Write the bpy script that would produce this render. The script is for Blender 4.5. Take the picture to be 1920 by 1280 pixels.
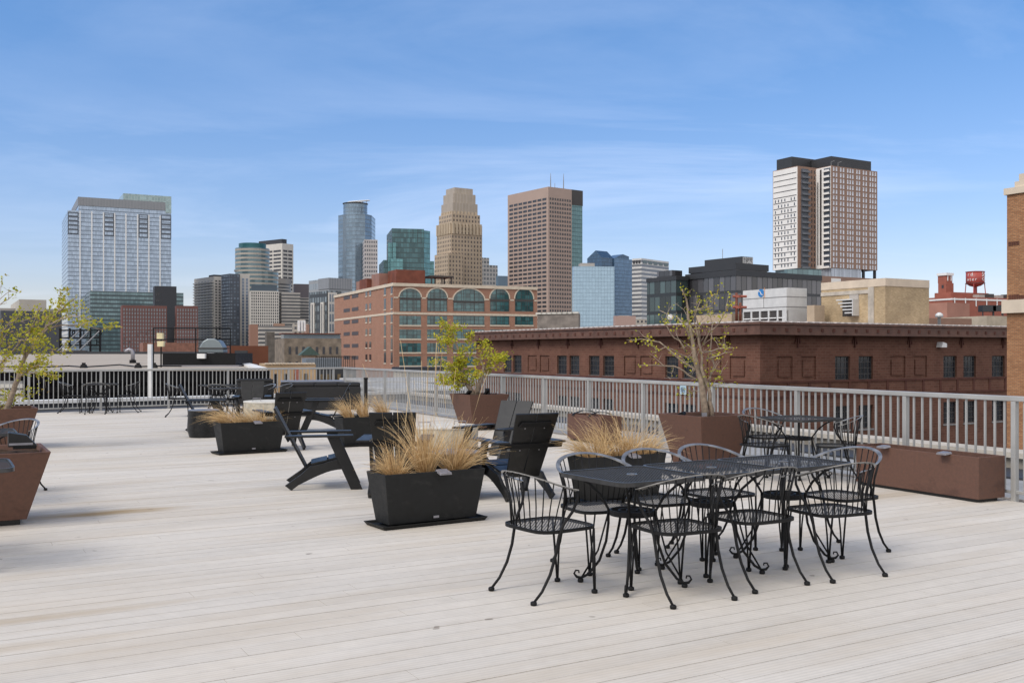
import bpy, math, random
from mathutils import Vector, Matrix, Euler
random.seed(7)
for _o in list(bpy.data.objects):
    bpy.data.objects.remove(_o)
C = bpy.context.scene.collection
SC = bpy.context.scene

# ------------------------------------------------------------------ camera
F, HY, H = 1880.0, 660.0, 1.52           # focal length and horizon in photo pixels, eye height in metres
cam_d = bpy.data.cameras.new('camera')
cam_d.sensor_width = 36.0
cam_d.lens = 36.0 * F / 1920.0
cam_d.shift_y = (HY - 640.0) / 1920.0
cam_d.clip_start = 0.05
cam_d.clip_end = 12000
cam = bpy.data.objects.new('camera', cam_d)
cam.location = (0, 0, H)
cam.rotation_euler = (math.radians(90), 0, 0)
C.objects.link(cam)
SC.camera = cam

# ------------------------------------------------------------------ sky, sun, exposure
SUN_EL, SUN_AZ = math.radians(48), math.atan2(-0.80, -0.60)
SC.view_settings.view_transform = 'Standard'
SC.view_settings.look = 'None'
SC.view_settings.gamma = 1
SC.view_settings.use_curve_mapping = False
SC.view_settings.exposure = 0.66
world = bpy.data.worlds.new('World')
SC.world = world
world.use_nodes = True
wt = world.node_tree
for n in list(wt.nodes):
    wt.nodes.remove(n)
def wn(t, **k):
    n = wt.nodes.new(t)
    for a, b in k.items():
        setattr(n, a, b)
    return n
sky = wn('ShaderNodeTexSky', sky_type='NISHITA')
sky.sun_disc = False
sky.sun_elevation = SUN_EL
sky.sun_rotation = SUN_AZ
sky.altitude = 260
sky.air_density = 1.0
sky.dust_density = 0.5
sky.ozone_density = 2.6
tc = wn('ShaderNodeTexCoord')
sep = wn('ShaderNodeSeparateXYZ')
wt.links.new(tc.outputs['Generated'], sep.inputs[0])
def wm(op, a, b=None, clamp=False):
    n = wn('ShaderNodeMath', operation=op)
    n.use_clamp = clamp
    for i, v in enumerate((a, b)):
        if v is None:
            continue
        if isinstance(v, (int, float)):
            n.inputs[i].default_value = v
        else:
            wt.links.new(v, n.inputs[i])
    return n.outputs[0]
zz = wm('ADD', wm('MAXIMUM', sep.outputs[2], 0.0), 0.10)
cx_, cy_ = wm('DIVIDE', sep.outputs[0], zz), wm('DIVIDE', sep.outputs[1], zz)
cmb = wn('ShaderNodeCombineXYZ')
wt.links.new(wm('MULTIPLY', cx_, 0.55), cmb.inputs[0])
wt.links.new(wm('MULTIPLY', cy_, 1.0), cmb.inputs[1])
n1 = wn('ShaderNodeTexNoise')
n1.inputs['Scale'].default_value = 0.75
n1.inputs['Detail'].default_value = 9
n1.inputs['Roughness'].default_value = 0.60
n1.inputs['Distortion'].default_value = 0.5
wt.links.new(cmb.outputs[0], n1.inputs['Vector'])
n2 = wn('ShaderNodeTexNoise')
n2.inputs['Scale'].default_value = 0.42
n2.inputs['Detail'].default_value = 2
wt.links.new(cmb.outputs[0], n2.inputs['Vector'])
r1 = wn('ShaderNodeMapRange')
r1.inputs['From Min'].default_value = 0.46
r1.inputs['From Max'].default_value = 0.80
wt.links.new(n1.outputs[0], r1.inputs['Value'])
r2 = wn('ShaderNodeMapRange')
r2.inputs['From Min'].default_value = 0.36
r2.inputs['From Max'].default_value = 0.62
wt.links.new(n2.outputs[0], r2.inputs['Value'])
wisp = wm('MULTIPLY', wm('MULTIPLY', r1.outputs[0], r2.outputs[0]), 0.62, True)
# unseen thin cloud behind the camera, added to whiten the light and fill front faces
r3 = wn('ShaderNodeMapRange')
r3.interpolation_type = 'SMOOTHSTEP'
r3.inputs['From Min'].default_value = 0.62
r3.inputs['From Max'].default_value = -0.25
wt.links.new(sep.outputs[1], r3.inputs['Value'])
fill_veil = wm('MULTIPLY', r3.outputs[0], wm('ADD', wm('MULTIPLY', n1.outputs[0], 0.5), 0.55), True)
cf = wm('MAXIMUM', wisp, fill_veil, True)
FILL_VEIL = (9.6, 9.0, 8.4, 1)
SKY_TINT, SKY_TINT_LOW = (0.60, 0.86, 1.08), (0.86, 0.78, 0.88)
tint = wn('ShaderNodeMix', data_type='RGBA', blend_type='MULTIPLY')
tint.inputs[0].default_value = 1.0
wt.links.new(sky.outputs[0], tint.inputs[6])
tz = wn('ShaderNodeMapRange')
tz.inputs['From Min'].default_value = 0.05
tz.inputs['From Max'].default_value = 0.34
wt.links.new(sep.outputs[2], tz.inputs['Value'])
tmix = wn('ShaderNodeMix', data_type='RGBA')
wt.links.new(tz.outputs[0], tmix.inputs[0])
tmix.inputs[6].default_value = (*SKY_TINT_LOW, 1)
tmix.inputs[7].default_value = (*SKY_TINT, 1)
wt.links.new(tmix.outputs[2], tint.inputs[7])
mixc = wn('ShaderNodeMix', data_type='RGBA')
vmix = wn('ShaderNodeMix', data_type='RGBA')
wt.links.new(fill_veil, vmix.inputs[0])
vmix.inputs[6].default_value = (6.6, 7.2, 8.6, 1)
vmix.inputs[7].default_value = FILL_VEIL
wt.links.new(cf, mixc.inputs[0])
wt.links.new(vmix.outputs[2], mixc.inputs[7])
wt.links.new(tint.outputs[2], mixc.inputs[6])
bg = wn('ShaderNodeBackground')
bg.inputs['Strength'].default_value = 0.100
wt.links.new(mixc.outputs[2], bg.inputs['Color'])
wo = wn('ShaderNodeOutputWorld')
wt.links.new(bg.outputs[0], wo.inputs['Surface'])

sun_d = bpy.data.lights.new('sun', 'SUN')
sun_d.energy = 1.35
sun_d.angle = math.radians(26)
sun_d.color = (1.0, 0.94, 0.86)
sun = bpy.data.objects.new('sun', sun_d)
sv = Vector((math.sin(SUN_AZ) * math.cos(SUN_EL), math.cos(SUN_AZ) * math.cos(SUN_EL), math.sin(SUN_EL)))
sun.rotation_euler = sv.to_track_quat('Z', 'Y').to_euler()
sun.location = (-20, -5, 40)
C.objects.link(sun)

# ------------------------------------------------------------------ helpers
def GP(px, py, h=0.0):
    """point at height h seen at a photo pixel"""
    Z = F * (H - h) / (py - HY)
    return (px - 960.0) / F * Z, Z
def XZ(px, py, D):
    return (px - 960.0) / F * D, H - (py - HY) / F * D

class MB:
    def __init__(s):
        s.v, s.f = [], []
    def add(s, vs, fs):
        b = len(s.v)
        s.v.extend([tuple(v) for v in vs])
        s.f.extend([tuple(b + i for i in f) for f in fs])
        return s
    def box(s, x0, x1, y0, y1, z0, z1, M=None):
        vs = [(x, y, z) for z in (z0, z1) for y in (y0, y1) for x in (x0, x1)]
        if M is not None:
            vs = [M @ Vector(v) for v in vs]
        return s.add(vs, [(0, 2, 3, 1), (4, 5, 7, 6), (0, 1, 5, 4), (2, 6, 7, 3), (0, 4, 6, 2), (1, 3, 7, 5)])
    def frustum(s, l0, w0, l1, w1, z0, z1):
        vs = [(-l0/2, -w0/2, z0), (l0/2, -w0/2, z0), (l0/2, w0/2, z0), (-l0/2, w0/2, z0),
              (-l1/2, -w1/2, z1), (l1/2, -w1/2, z1), (l1/2, w1/2, z1), (-l1/2, w1/2, z1)]
        return s.add(vs, [(0, 3, 2, 1), (4, 5, 6, 7), (0, 1, 5, 4), (1, 2, 6, 5), (2, 3, 7, 6), (3, 0, 4, 7)])
    def tube(s, pts, r, n=6, closed=False):
        P = [Vector(p) for p in pts]
        m = len(P)
        R = r if isinstance(r, (list, tuple)) else [r] * m
        T = []
        for i in range(m):
            a = P[i - 1] if (i > 0 or closed) else P[i]
            b = P[(i + 1) % m] if (i < m - 1 or closed) else P[i]
            t = b - a
            T.append(t.normalized() if t.length > 1e-9 else Vector((0, 0, 1)))
        up = Vector((0, 0, 1)) if abs(T[0].z) < 0.9 else Vector((1, 0, 0))
        N = (up - T[0] * up.dot(T[0])).normalized()
        vs = []
        for i in range(m):
            N = N - T[i] * N.dot(T[i])
            if N.length < 1e-6:
                N = T[i].orthogonal()
            N.normalize()
            B = T[i].cross(N)
            for k in range(n):
                a = 2 * math.pi * k / n
                vs.append(P[i] + (N * math.cos(a) + B * math.sin(a)) * R[i])
        fs = []
        for i in range(m if closed else m - 1):
            j = (i + 1) % m
            for k in range(n):
                k2 = (k + 1) % n
                fs.append((i*n + k, i*n + k2, j*n + k2, j*n + k))
        if not closed:
            fs.append(tuple(reversed(range(n))))
            fs.append(tuple((m - 1)*n + k for k in range(n)))
        return s.add(vs, fs)
    def lathe(s, prof, n=24, c=(0, 0), cap=True):
        vs, fs = [], []
        for r, z in prof:
            for k in range(n):
                a = 2 * math.pi * k / n
                vs.append((c[0] + r * math.cos(a), c[1] + r * math.sin(a), z))
        for i in range(len(prof) - 1):
            for k in range(n):
                k2 = (k + 1) % n
                fs.append((i*n + k, i*n + k2, (i+1)*n + k2, (i+1)*n + k))
        if cap:
            fs.append(tuple(reversed(range(n))))
            fs.append(tuple((len(prof) - 1)*n + k for k in range(n)))
        return s.add(vs, fs)
    def prism(s, poly, y0, y1, M=None):
        """polygon in x,z extruded along y"""
        m = len(poly)
        vs = [(x, y0, z) for x, z in poly] + [(x, y1, z) for x, z in poly]
        if M is not None:
            vs = [M @ Vector(v) for v in vs]
        fs = [tuple(range(m)), tuple(reversed(range(m, 2*m)))]
        for i in range(m):
            j = (i + 1) % m
            fs.append((j, i, m + i, m + j))
        return s.add(vs, fs)
    def slab(s, poly, z0, z1):
        """polygon in x,y extruded along z"""
        m = len(poly)
        vs = [(x, y, z0) for x, y in poly] + [(x, y, z1) for x, y in poly]
        fs = [tuple(reversed(range(m))), tuple(range(m, 2*m))]
        for i in range(m):
            j = (i + 1) % m
            fs.append((i, j, m + j, m + i))
        return s.add(vs, fs)
    def build(s, name, mat=None, parent=None, smooth=False, bevel=0.0):
        me = bpy.data.meshes.new(name)
        me.from_pydata(s.v, [], s.f)
        me.update()
        if smooth:
            me.polygons.foreach_set('use_smooth', [True] * len(me.polygons))
        if mat:
            me.materials.append(mat)
        o = bpy.data.objects.new(name, me)
        C.objects.link(o)
        if parent:
            o.parent = parent
        if bevel:
            b = o.modifiers.new('bevel', 'BEVEL')
            b.width = bevel
            b.segments = 2
            b.limit_method = 'ANGLE'
        return o

def empty(name, loc=(0, 0, 0), rz=0.0):
    o = bpy.data.objects.new(name, None)
    o.location = loc
    o.rotation_euler = (0, 0, rz)
    o.empty_display_size = 0.1
    C.objects.link(o)
    return o
def tag(o, label=None, cat=None, group=None, kind=None):
    for k, v in (('label', label), ('category', cat), ('group', group), ('kind', kind)):
        if v:
            o[k] = v
    return o
def copy_tree(o, parent=None):
    c = o.copy()
    C.objects.link(c)
    c.parent = parent
    for ch in list(o.children):
        copy_tree(ch, c)
    return c
def put(first, used, loc, rz, label, group, cat):
    """the first placement moves the original, the next ones copy it with its parts"""
    o = first if not used else copy_tree(first)
    o.location = loc
    o.rotation_euler = (0, 0, rz)
    tag(o, label, cat, group)
    used.append(1)
    return o

# ------------------------------------------------------------------ materials
def newmat(name):
    m = bpy.data.materials.new(name)
    m.use_nodes = True
    t = m.node_tree
    for n in list(t.nodes):
        t.nodes.remove(n)
    return m, t
class NT:
    def __init__(s, t):
        s.t = t
    def n(s, typ, **k):
        n = s.t.nodes.new(typ)
        for a, b in k.items():
            setattr(n, a, b)
        return n
    def set(s, sock, v):
        if isinstance(v, (int, float)):
            sock.default_value = v
        elif isinstance(v, (tuple, list)):
            sock.default_value = (*v, 1) if (len(v) == 3 and sock.type == 'RGBA') else v
        else:
            s.t.links.new(v, sock)
    def m(s, op, a, b=None, c=None, clamp=False):
        n = s.n('ShaderNodeMath', operation=op)
        n.use_clamp = clamp
        for i, v in enumerate((a, b, c)):
            if v is not None:
                s.set(n.inputs[i], v)
        return n.outputs[0]
    def mix(s, f, a, b, blend='MIX'):
        n = s.n('ShaderNodeMix', data_type='RGBA', blend_type=blend)
        s.set(n.inputs[0], f); s.set(n.inputs[6], a); s.set(n.inputs[7], b)
        return n.outputs[2]
    def mixf(s, f, a, b):
        n = s.n('ShaderNodeMix', data_type='FLOAT')
        s.set(n.inputs[0], f); s.set(n.inputs[2], a); s.set(n.inputs[3], b)
        return n.outputs[0]
    def obj(s):
        return s.n('ShaderNodeTexCoord').outputs['Object']
    def sep(s, v):
        n = s.n('ShaderNodeSeparateXYZ')
        s.t.links.new(v, n.inputs[0])
        return n.outputs
    def comb(s, x, y, z=0.0):
        n = s.n('ShaderNodeCombineXYZ')
        s.set(n.inputs[0], x); s.set(n.inputs[1], y); s.set(n.inputs[2], z)
        return n.outputs[0]
    def noise(s, vec, scale, detail=3, rough=0.55, col=False):
        n = s.n('ShaderNodeTexNoise')
        n.inputs['Scale'].default_value = scale
        n.inputs['Detail'].default_value = detail
        n.inputs['Roughness'].default_value = rough
        if vec is not None:
            s.t.links.new(vec, n.inputs['Vector'])
        return n.outputs[1 if col else 0]
    def rng(s, v, a, b, c=0.0, d=1.0):
        n = s.n('ShaderNodeMapRange')
        s.set(n.inputs['Value'], v)
        for k, x in (('From Min', a), ('From Max', b), ('To Min', c), ('To Max', d)):
            s.set(n.inputs[k], x)
        return n.outputs[0]
    def bump(s, h, strength=0.3, dist=0.01):
        n = s.n('ShaderNodeBump')
        n.inputs['Strength'].default_value = strength
        n.inputs['Distance'].default_value = dist
        s.t.links.new(h, n.inputs['Height'])
        return n.outputs[0]
    def pbr(s, col, rough=0.5, metal=0.0, normal=None, spec=0.5):
        n = s.n('ShaderNodeBsdfPrincipled')
        s.set(n.inputs['Base Color'], col); s.set(n.inputs['Roughness'], rough); s.set(n.inputs['Metallic'], metal)
        s.set(n.inputs['Specular IOR Level'], spec)
        if normal is not None:
            s.t.links.new(normal, n.inputs['Normal'])
        return n.outputs[0]
    def out(s, sh):
        n = s.n('ShaderNodeOutputMaterial')
        s.t.links.new(sh, n.inputs['Surface'])

def plain(name, col, rough=0.5, metal=0.0, var=0.18, scale=6.0, spec=0.5, bump=0.0, bscale=60.0, wear=None):
    m, t = newmat(name)
    k = NT(t)
    o = k.obj()
    nz = k.noise(o, scale, 4)
    f = k.rng(nz, 0.3, 0.7, 1.0 - var, 1.0 + var)
    c = k.mix(1.0, col, k.comb(f, f, f), 'MULTIPLY')
    if wear:
        wcol, wsc, wlo, whi, wamt = wear
        px_, py_, pz_ = k.sep(o)
        wv = k.noise(k.comb(k.m('ADD', px_, k.m('MULTIPLY', pz_, 0.6)), py_, k.m('MULTIPLY', pz_, 1.7)), wsc, 6, 0.65)
        c = k.mix(k.rng(wv, wlo, whi, 0.0, wamt), c, wcol)
    nrm = k.bump(k.noise(o, bscale, 3), bump, 0.01) if bump else None
    k.out(k.pbr(c, k.rng(nz, 0.3, 0.7, max(rough - 0.08, 0.02), min(rough + 0.08, 1.0)), metal, nrm, spec))
    return m

def facade(name, wall, glass, bay, floor, wf, hf, jit=0.35, grough=0.08, gmetal=0.0, wrough=0.7, wmetal=0.0, off=(0.0, 0.0), bands=None, gspec=0.5):
    """a grid of bays and storeys in the building's own coordinates"""
    m, t = newmat(name)
    k = NT(t)
    x, y, z = k.sep(k.obj())
    u = k.m('ADD', k.m('DIVIDE', k.m('ADD', x, y), bay), off[0] + 100.0)
    v = k.m('ADD', k.m('DIVIDE', z, floor), off[1] + 100.0)
    iu = k.m('LESS_THAN', k.m('ABSOLUTE', k.m('SUBTRACT', k.m('FRACT', u), 0.5)), wf / 2)
    iv = k.m('LESS_THAN', k.m('ABSOLUTE', k.m('SUBTRACT', k.m('FRACT', v), 0.5)), hf / 2)
    ins = k.m('MULTIPLY', iu, iv)
    wnz = k.n('ShaderNodeTexWhiteNoise', noise_dimensions='2D')
    t.links.new(k.comb(k.m('FLOOR', u), k.m('FLOOR', v)), wnz.inputs['Vector'])
    g = k.rng(wnz.outputs[0], 0, 1, 1 - jit, 1 + jit)
    gc = k.mix(1.0, glass, k.comb(g, g, g), 'MULTIPLY')
    if bands:
        bcol, every, bfrac = bands
        fb = k.m('LESS_THAN', k.m('FRACT', k.m('DIVIDE', v, float(every))), bfrac)
        gc = k.mix(fb, gc, bcol)
    w = k.rng(k.noise(k.obj(), 0.12, 3), 0.3, 0.7, 0.9, 1.1)
    wc = k.mix(1.0, wall, k.comb(w, w, w), 'MULTIPLY')
    k.out(k.pbr(k.mix(ins, wc, gc), k.mixf(ins, wrough, grough), k.mixf(ins, wmetal, gmetal), None, gspec))
    return m

def brick(name, c1, c2, mortar, bw=0.21, bh=0.075, ms=0.010, patch=0.25, rough=0.85):
    m, t = newmat(name)
    k = NT(t)
    x, y, z = k.sep(k.obj())
    vec = k.comb(k.m('ADD', x, y), z, 0.0)
    b = k.n('ShaderNodeTexBrick')
    b.inputs['Scale'].default_value = 1.0
    b.inputs['Brick Width'].default_value = bw
    b.inputs['Row Height'].default_value = bh
    b.inputs['Mortar Size'].default_value = ms
    b.inputs['Color1'].default_value = (*c1, 1)
    b.inputs['Color2'].default_value = (*c2, 1)
    b.inputs['Mortar'].default_value = (*mortar, 1)
    t.links.new(vec, b.inputs['Vector'])
    f = k.rng(k.noise(k.obj(), 0.35, 6, 0.65), 0.28, 0.72, 1 - patch, 1 + patch)
    f2 = k.rng(k.noise(k.comb(k.m('MULTIPLY', k.m('ADD', x, y), 2.2), k.m('MULTIPLY', z, 6.0)), 1.6, 4, 0.7), 0.3, 0.7, 1 - patch, 1 + patch)
    ff = k.m('MULTIPLY', f, k.rng(f2, 0, 2, 0.4, 1.6))
    c = k.mix(1.0, b.outputs['Color'], k.comb(ff, ff, ff), 'MULTIPLY')
    k.out(k.pbr(c, rough, 0.0, k.bump(b.outputs['Fac'], 0.25, -0.01), 0.25))
    return m
def glassy(name, col, rough=0.06, metal=0.0, spec=0.6, var=0.25, scale=0.6):
    return plain(name, col, rough, metal, var, scale, spec)

M = {}
M['iron'] = plain('black_iron', (0.010, 0.010, 0.0105), 0.5, 0.0, 0.2, 9, 0.18)
M['hoop'] = plain('worn_glare_hoop', (0.30, 0.295, 0.285), 0.34, 0.6, 0.35, 14)  # worn iron, with the sky glare on it put into the paler colour
M['rim'] = plain('worn_glare_rim', (0.055, 0.055, 0.056), 0.36, 0.5, 0.3, 14)  # worn edge; its highlight is put into the lighter colour
M['iron_light'] = plain('worn_silver_rim', (0.30, 0.30, 0.31), 0.30, 0.85, 0.15, 9)
M['alu'] = plain('aluminium_rail', (0.36, 0.36, 0.35), 0.5, 0.25, 0.10, 3)
M['brown_planter'] = plain('brown_powder_coat', (0.110, 0.055, 0.038), 0.66, 0.0, 0.14, 30, 0.4, 0.25, 300, ((0.055, 0.027, 0.02), 2.6, 0.56, 0.66, 0.55))
M['black_planter'] = plain('black_planter_plastic', (0.0115, 0.012, 0.012), 0.6, 0.0, 0.3, 22, 0.3, 0.3, 200, ((0.034, 0.033, 0.031), 5.0, 0.55, 0.75, 0.7))
M['black_board'] = plain('black_recycled_board', (0.0085, 0.0088, 0.0092), 0.38, 0.0, 0.3, 12, 0.42, 0, 60, ((0.03, 0.029, 0.028), 6.0, 0.55, 0.75, 0.7))
M['soil'] = plain('potting_soil', (0.055, 0.036, 0.024), 0.95, 0, 0.5, 40, 0.1, 0.8, 60)
M['straw'] = plain('dry_straw', (0.56, 0.38, 0.17), 0.7, 0, 0.35, 25, 0.25)
M['straw_dark'] = plain('dry_straw_brown', (0.38, 0.22, 0.10), 0.75, 0, 0.35, 25, 0.2)
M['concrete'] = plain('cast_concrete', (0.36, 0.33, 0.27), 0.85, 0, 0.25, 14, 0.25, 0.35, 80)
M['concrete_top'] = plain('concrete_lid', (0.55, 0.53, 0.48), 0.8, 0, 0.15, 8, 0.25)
M['bark'] = plain('young_bark', (0.26, 0.205, 0.155), 0.9, 0, 0.35, 18, 0.2, 0.6, 50)
M['twig'] = plain('pale_twig', (0.34, 0.28, 0.22), 0.9, 0, 0.3, 18, 0.2)
M['silver'] = plain('brushed_silver', (0.27, 0.265, 0.29), 0.45, 0.5, 0.1, 20)
M['white_paint'] = plain('white_paint', (0.74, 0.74, 0.73), 0.5, 0, 0.06, 3)
M['stone'] = plain('limestone_coping', (0.46, 0.42, 0.36), 0.85, 0, 0.2, 1.5, 0.2, 0.3, 20)
M['stone_dark'] = plain('weathered_stone', (0.24, 0.215, 0.18), 0.9, 0, 0.3, 1.5, 0.2, 0.3, 20)
M['stone_white'] = plain('pale_coping', (0.66, 0.66, 0.65), 0.7, 0, 0.1, 1.5)
M['membrane'] = plain('roof_membrane', (0.27, 0.275, 0.28), 0.9, 0, 0.25, 1.2, 0.2, 0.3, 30)
M['dark_membrane'] = plain('dark_flashing', (0.032, 0.035, 0.042), 0.7, 0, 0.25, 1.0)
M['cushion'] = plain('black_cushion_fabric', (0.014, 0.014, 0.015), 0.7, 0, 0.25, 30, 0.35, 0.3, 120)
M['wicker'] = plain('black_wicker', (0.012, 0.012, 0.013), 0.6, 0, 0.4, 90, 0.4, 0.6, 160)
M['grey_cover_lit_top'] = plain('grey_vinyl_lit_top', (0.16, 0.17, 0.20), 0.5, 0, 0.2, 2)
M['pane'] = glassy('dark_window_pane', (0.018, 0.022, 0.028), 0.07, 0, 0.6)
M['far_pane'] = plain('far_window_pane', (0.035, 0.036, 0.042), 0.25, 0.0, 0.4, 0.35, 0.5)
M['frame_dark'] = plain('dark_window_frame', (0.05, 0.045, 0.042), 0.6)
M['frame_grey'] = plain('grey_window_frame', (0.22, 0.22, 0.22), 0.6)

def leafmat(name, a, b, c):
    m, t = newmat(name)
    k = NT(t)
    g = k.n('ShaderNodeNewGeometry')
    r = g.outputs['Random Per Island']
    col = k.mix(k.rng(r, 0.0, 0.6), a, b)
    col = k.mix(k.rng(r, 0.75, 1.0), col, c)
    d = k.pbr(col, 0.55, 0, None, 0.35)
    tr = k.n('ShaderNodeBsdfTranslucent')
    k.set(tr.inputs[0], col)
    ms = k.n('ShaderNodeMixShader')
    ms.inputs[0].default_value = 0.35
    t.links.new(d, ms.inputs[1]); t.links.new(tr.outputs[0], ms.inputs[2])
    k.out(ms.outputs[0])
    return m
M['leaf'] = leafmat('spring_leaf', (0.27, 0.30, 0.018), (0.50, 0.48, 0.035), (0.47, 0.29, 0.05))
M['leaf_olive'] = leafmat('olive_spring_leaf', (0.25, 0.275, 0.02), (0.45, 0.43, 0.04), (0.40, 0.26, 0.05))

def strawmat(name, a, b, c):
    m, t = newmat(name)
    k = NT(t)
    g = k.n('ShaderNodeNewGeometry')
    r = g.outputs['Random Per Island']
    col = k.mix(k.rng(r, 0.0, 0.8), a, b)
    col = k.mix(k.rng(r, 0.85, 1.0), col, c)
    d = k.pbr(col, 0.65, 0, None, 0.25)
    tr = k.n('ShaderNodeBsdfTranslucent')
    k.set(tr.inputs[0], col)
    ms = k.n('ShaderNodeMixShader')
    ms.inputs[0].default_value = 0.3
    t.links.new(d, ms.inputs[1]); t.links.new(tr.outputs[0], ms.inputs[2])
    k.out(ms.outputs[0])
    return m
M['straw'] = strawmat('dry_straw_blades', (0.42, 0.26, 0.11), (0.80, 0.60, 0.33), (0.20, 0.11, 0.05))

def meshmat():
    """expanded steel mesh: the holes are open"""
    m, t = newmat('expanded_steel_mesh')
    k = NT(t)
    x, y, z = k.sep(k.obj())
    row = k.m('DIVIDE', y, 0.0125)
    sh = k.m('MULTIPLY', k.m('FRACT', k.m('MULTIPLY', k.m('FLOOR', row), 0.5)), 1.0)
    u = k.m('ADD', k.m('DIVIDE', x, 0.026), sh)
    du = k.m('ABSOLUTE', k.m('SUBTRACT', k.m('FRACT', k.m('ADD', u, 50.0)), 0.5))
    dv = k.m('ABSOLUTE', k.m('SUBTRACT', k.m('FRACT', k.m('ADD', row, 50.0)), 0.5))
    hole = k.m('LESS_THAN', k.m('ADD', k.m('MULTIPLY', du, 0.9), dv), 0.36)
    tr = k.n('ShaderNodeBsdfTransparent')
    ms = k.n('ShaderNodeMixShader')
    t.links.new(hole, ms.inputs[0])
    t.links.new(k.pbr((0.046, 0.044, 0.041), 0.6, 0.0, None, 0.1), ms.inputs[1])
    t.links.new(tr.outputs[0], ms.inputs[2])
    k.out(ms.outputs[0])
    return m
M['mesh'] = meshmat()

# ------------------------------------------------------------------ the roof terrace
ANG = math.radians(30.0)                       # the boards run along this direction
U = Vector((math.cos(ANG), math.sin(ANG), 0))
NB = Vector((-math.sin(ANG), math.cos(ANG), 0))
CORN = Vector((-5.04, 30.1, 0))
RN = Vector((5.12, 10.28, 0))
RD = (RN - CORN).normalized()                  # along the long railing, towards the camera side
RM = Vector((-RD.y, RD.x, 0))                  # outwards from the long railing
if RM.x < 0:
    RM = -RM
LD = Vector((-0.814, -0.581, 0)).normalized()  # along the far railing, to the left
LM = Vector((LD.y, -LD.x, 0))
if LM.y < 0:
    LM = -LM
GROUND = -19.0

def deckmat():
    m, t = newmat('ribbed_deck_board')
    k = NT(t)
    o = k.obj()
    x, y, z = k.sep(o)
    a = k.m('ADD', k.m('MULTIPLY', x, U.x), k.m('MULTIPLY', y, U.y))
    b = k.m('ADD', k.m('MULTIPLY', x, NB.x), k.m('MULTIPLY', y, NB.y))
    bi = k.m('FLOOR', k.m('DIVIDE', b, 0.152))
    wnz = k.n('ShaderNodeTexWhiteNoise', noise_dimensions='1D')
    t.links.new(bi, wnz.inputs['W'])
    f = k.rng(wnz.outputs[0], 0, 1, 0.955, 1.035)
    n1 = k.noise(k.comb(k.m('MULTIPLY', a, 0.35), k.m('MULTIPLY', b, 1.6)), 1.0, 6, 0.6)
    f = k.m('MULTIPLY', f, k.rng(n1, 0.3, 0.7, 0.90, 1.08))
    n2 = k.noise(o, 9.0, 5, 0.7)
    f = k.m('MULTIPLY', f, k.rng(n2, 0.25, 0.75, 0.94, 1.06))
    rib = k.m('SINE', k.m('MULTIPLY', b, 2 * math.pi / 0.0304))
    f = k.m('MULTIPLY', f, k.rng(rib, -1, 1, 0.93, 1.03))
    col = k.mix(1.0, (0.570, 0.530, 0.472), k.comb(f, f, f), 'MULTIPLY')
    # tan weathering in streaks along the boards and a rusty run-off stain by two planters
    n3 = k.noise(k.comb(k.m('MULTIPLY', a, 0.22), k.m('MULTIPLY', b, 1.1)), 1.3, 5, 0.65)
    col = k.mix(k.rng(n3, 0.46, 0.74, 0, 0.6), col, (0.46, 0.385, 0.29))
    for (px, py, la, lb, amt) in ((190, 962, 0.9, 0.20, 1.0), (60, 1160, 0.9, 0.10, 0.4), (20, 1215, 0.7, 0.12, 0.35), (1590, 935, 1.3, 0.22, 0.5), (240, 905, 0.9, 0.15, 0.25), (150, 838, 1.0, 0.15, 0.28), (215, 802, 1.4, 0.10, 0.35)):
        sx, sy = GP(px, py)
        a0, b0 = sx * U.x + sy * U.y, sx * NB.x + sy * NB.y
        da = k.m('DIVIDE', k.m('SUBTRACT', a, a0), la)
        db = k.m('DIVIDE', k.m('SUBTRACT', b, b0), lb)
        d = k.m('SQRT', k.m('ADD', k.m('MULTIPLY', da, da), k.m('MULTIPLY', db, db)))
        d = k.m('ADD', d, k.rng(k.noise(k.comb(k.m('MULTIPLY', a, 1.5), k.m('MULTIPLY', b, 9.0)), 1.4, 4), 0, 1, -0.5, 0.5))
        col = k.mix(k.rng(d, 0.2, 1.15, amt, 0.0), col, (0.33, 0.235, 0.12))
    n4 = k.noise(o, 5.5, 2, 0.5)
    col = k.mix(k.rng(n4, 0.735, 0.75, 0, 0.6), col, (0.18, 0.15, 0.12))
    k.out(k.pbr(col, 0.75, 0, k.bump(rib, 0.12, 0.004), 0.3))
    return m
M['deck'] = deckmat()
BW = 0.152
def clip_board(b0, b1):
    """a board as a strip between two offsets, cut by both railings"""
    pts = []
    def cut(b):
        lo, hi = -34.0, 40.0
        for P0, N in ((CORN + LM * 0.02, LM), (CORN + RM * -0.02, RM)):
            den = U.dot(N)
            num = (P0 - NB * b).dot(N)
            if abs(den) < 1e-6:
                if num < 0:
                    return None
                continue
            sx = num / den
            if den > 0:
                hi = min(hi, sx)
            else:
                lo = max(lo, sx)
        return (lo, hi) if hi > lo else None
    c0, c1 = cut(b0), cut(b1)
    if not c0 or not c1:
        return None
    return c0, c1
deck = MB()
rd = random.Random(3)
i = -40
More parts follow.
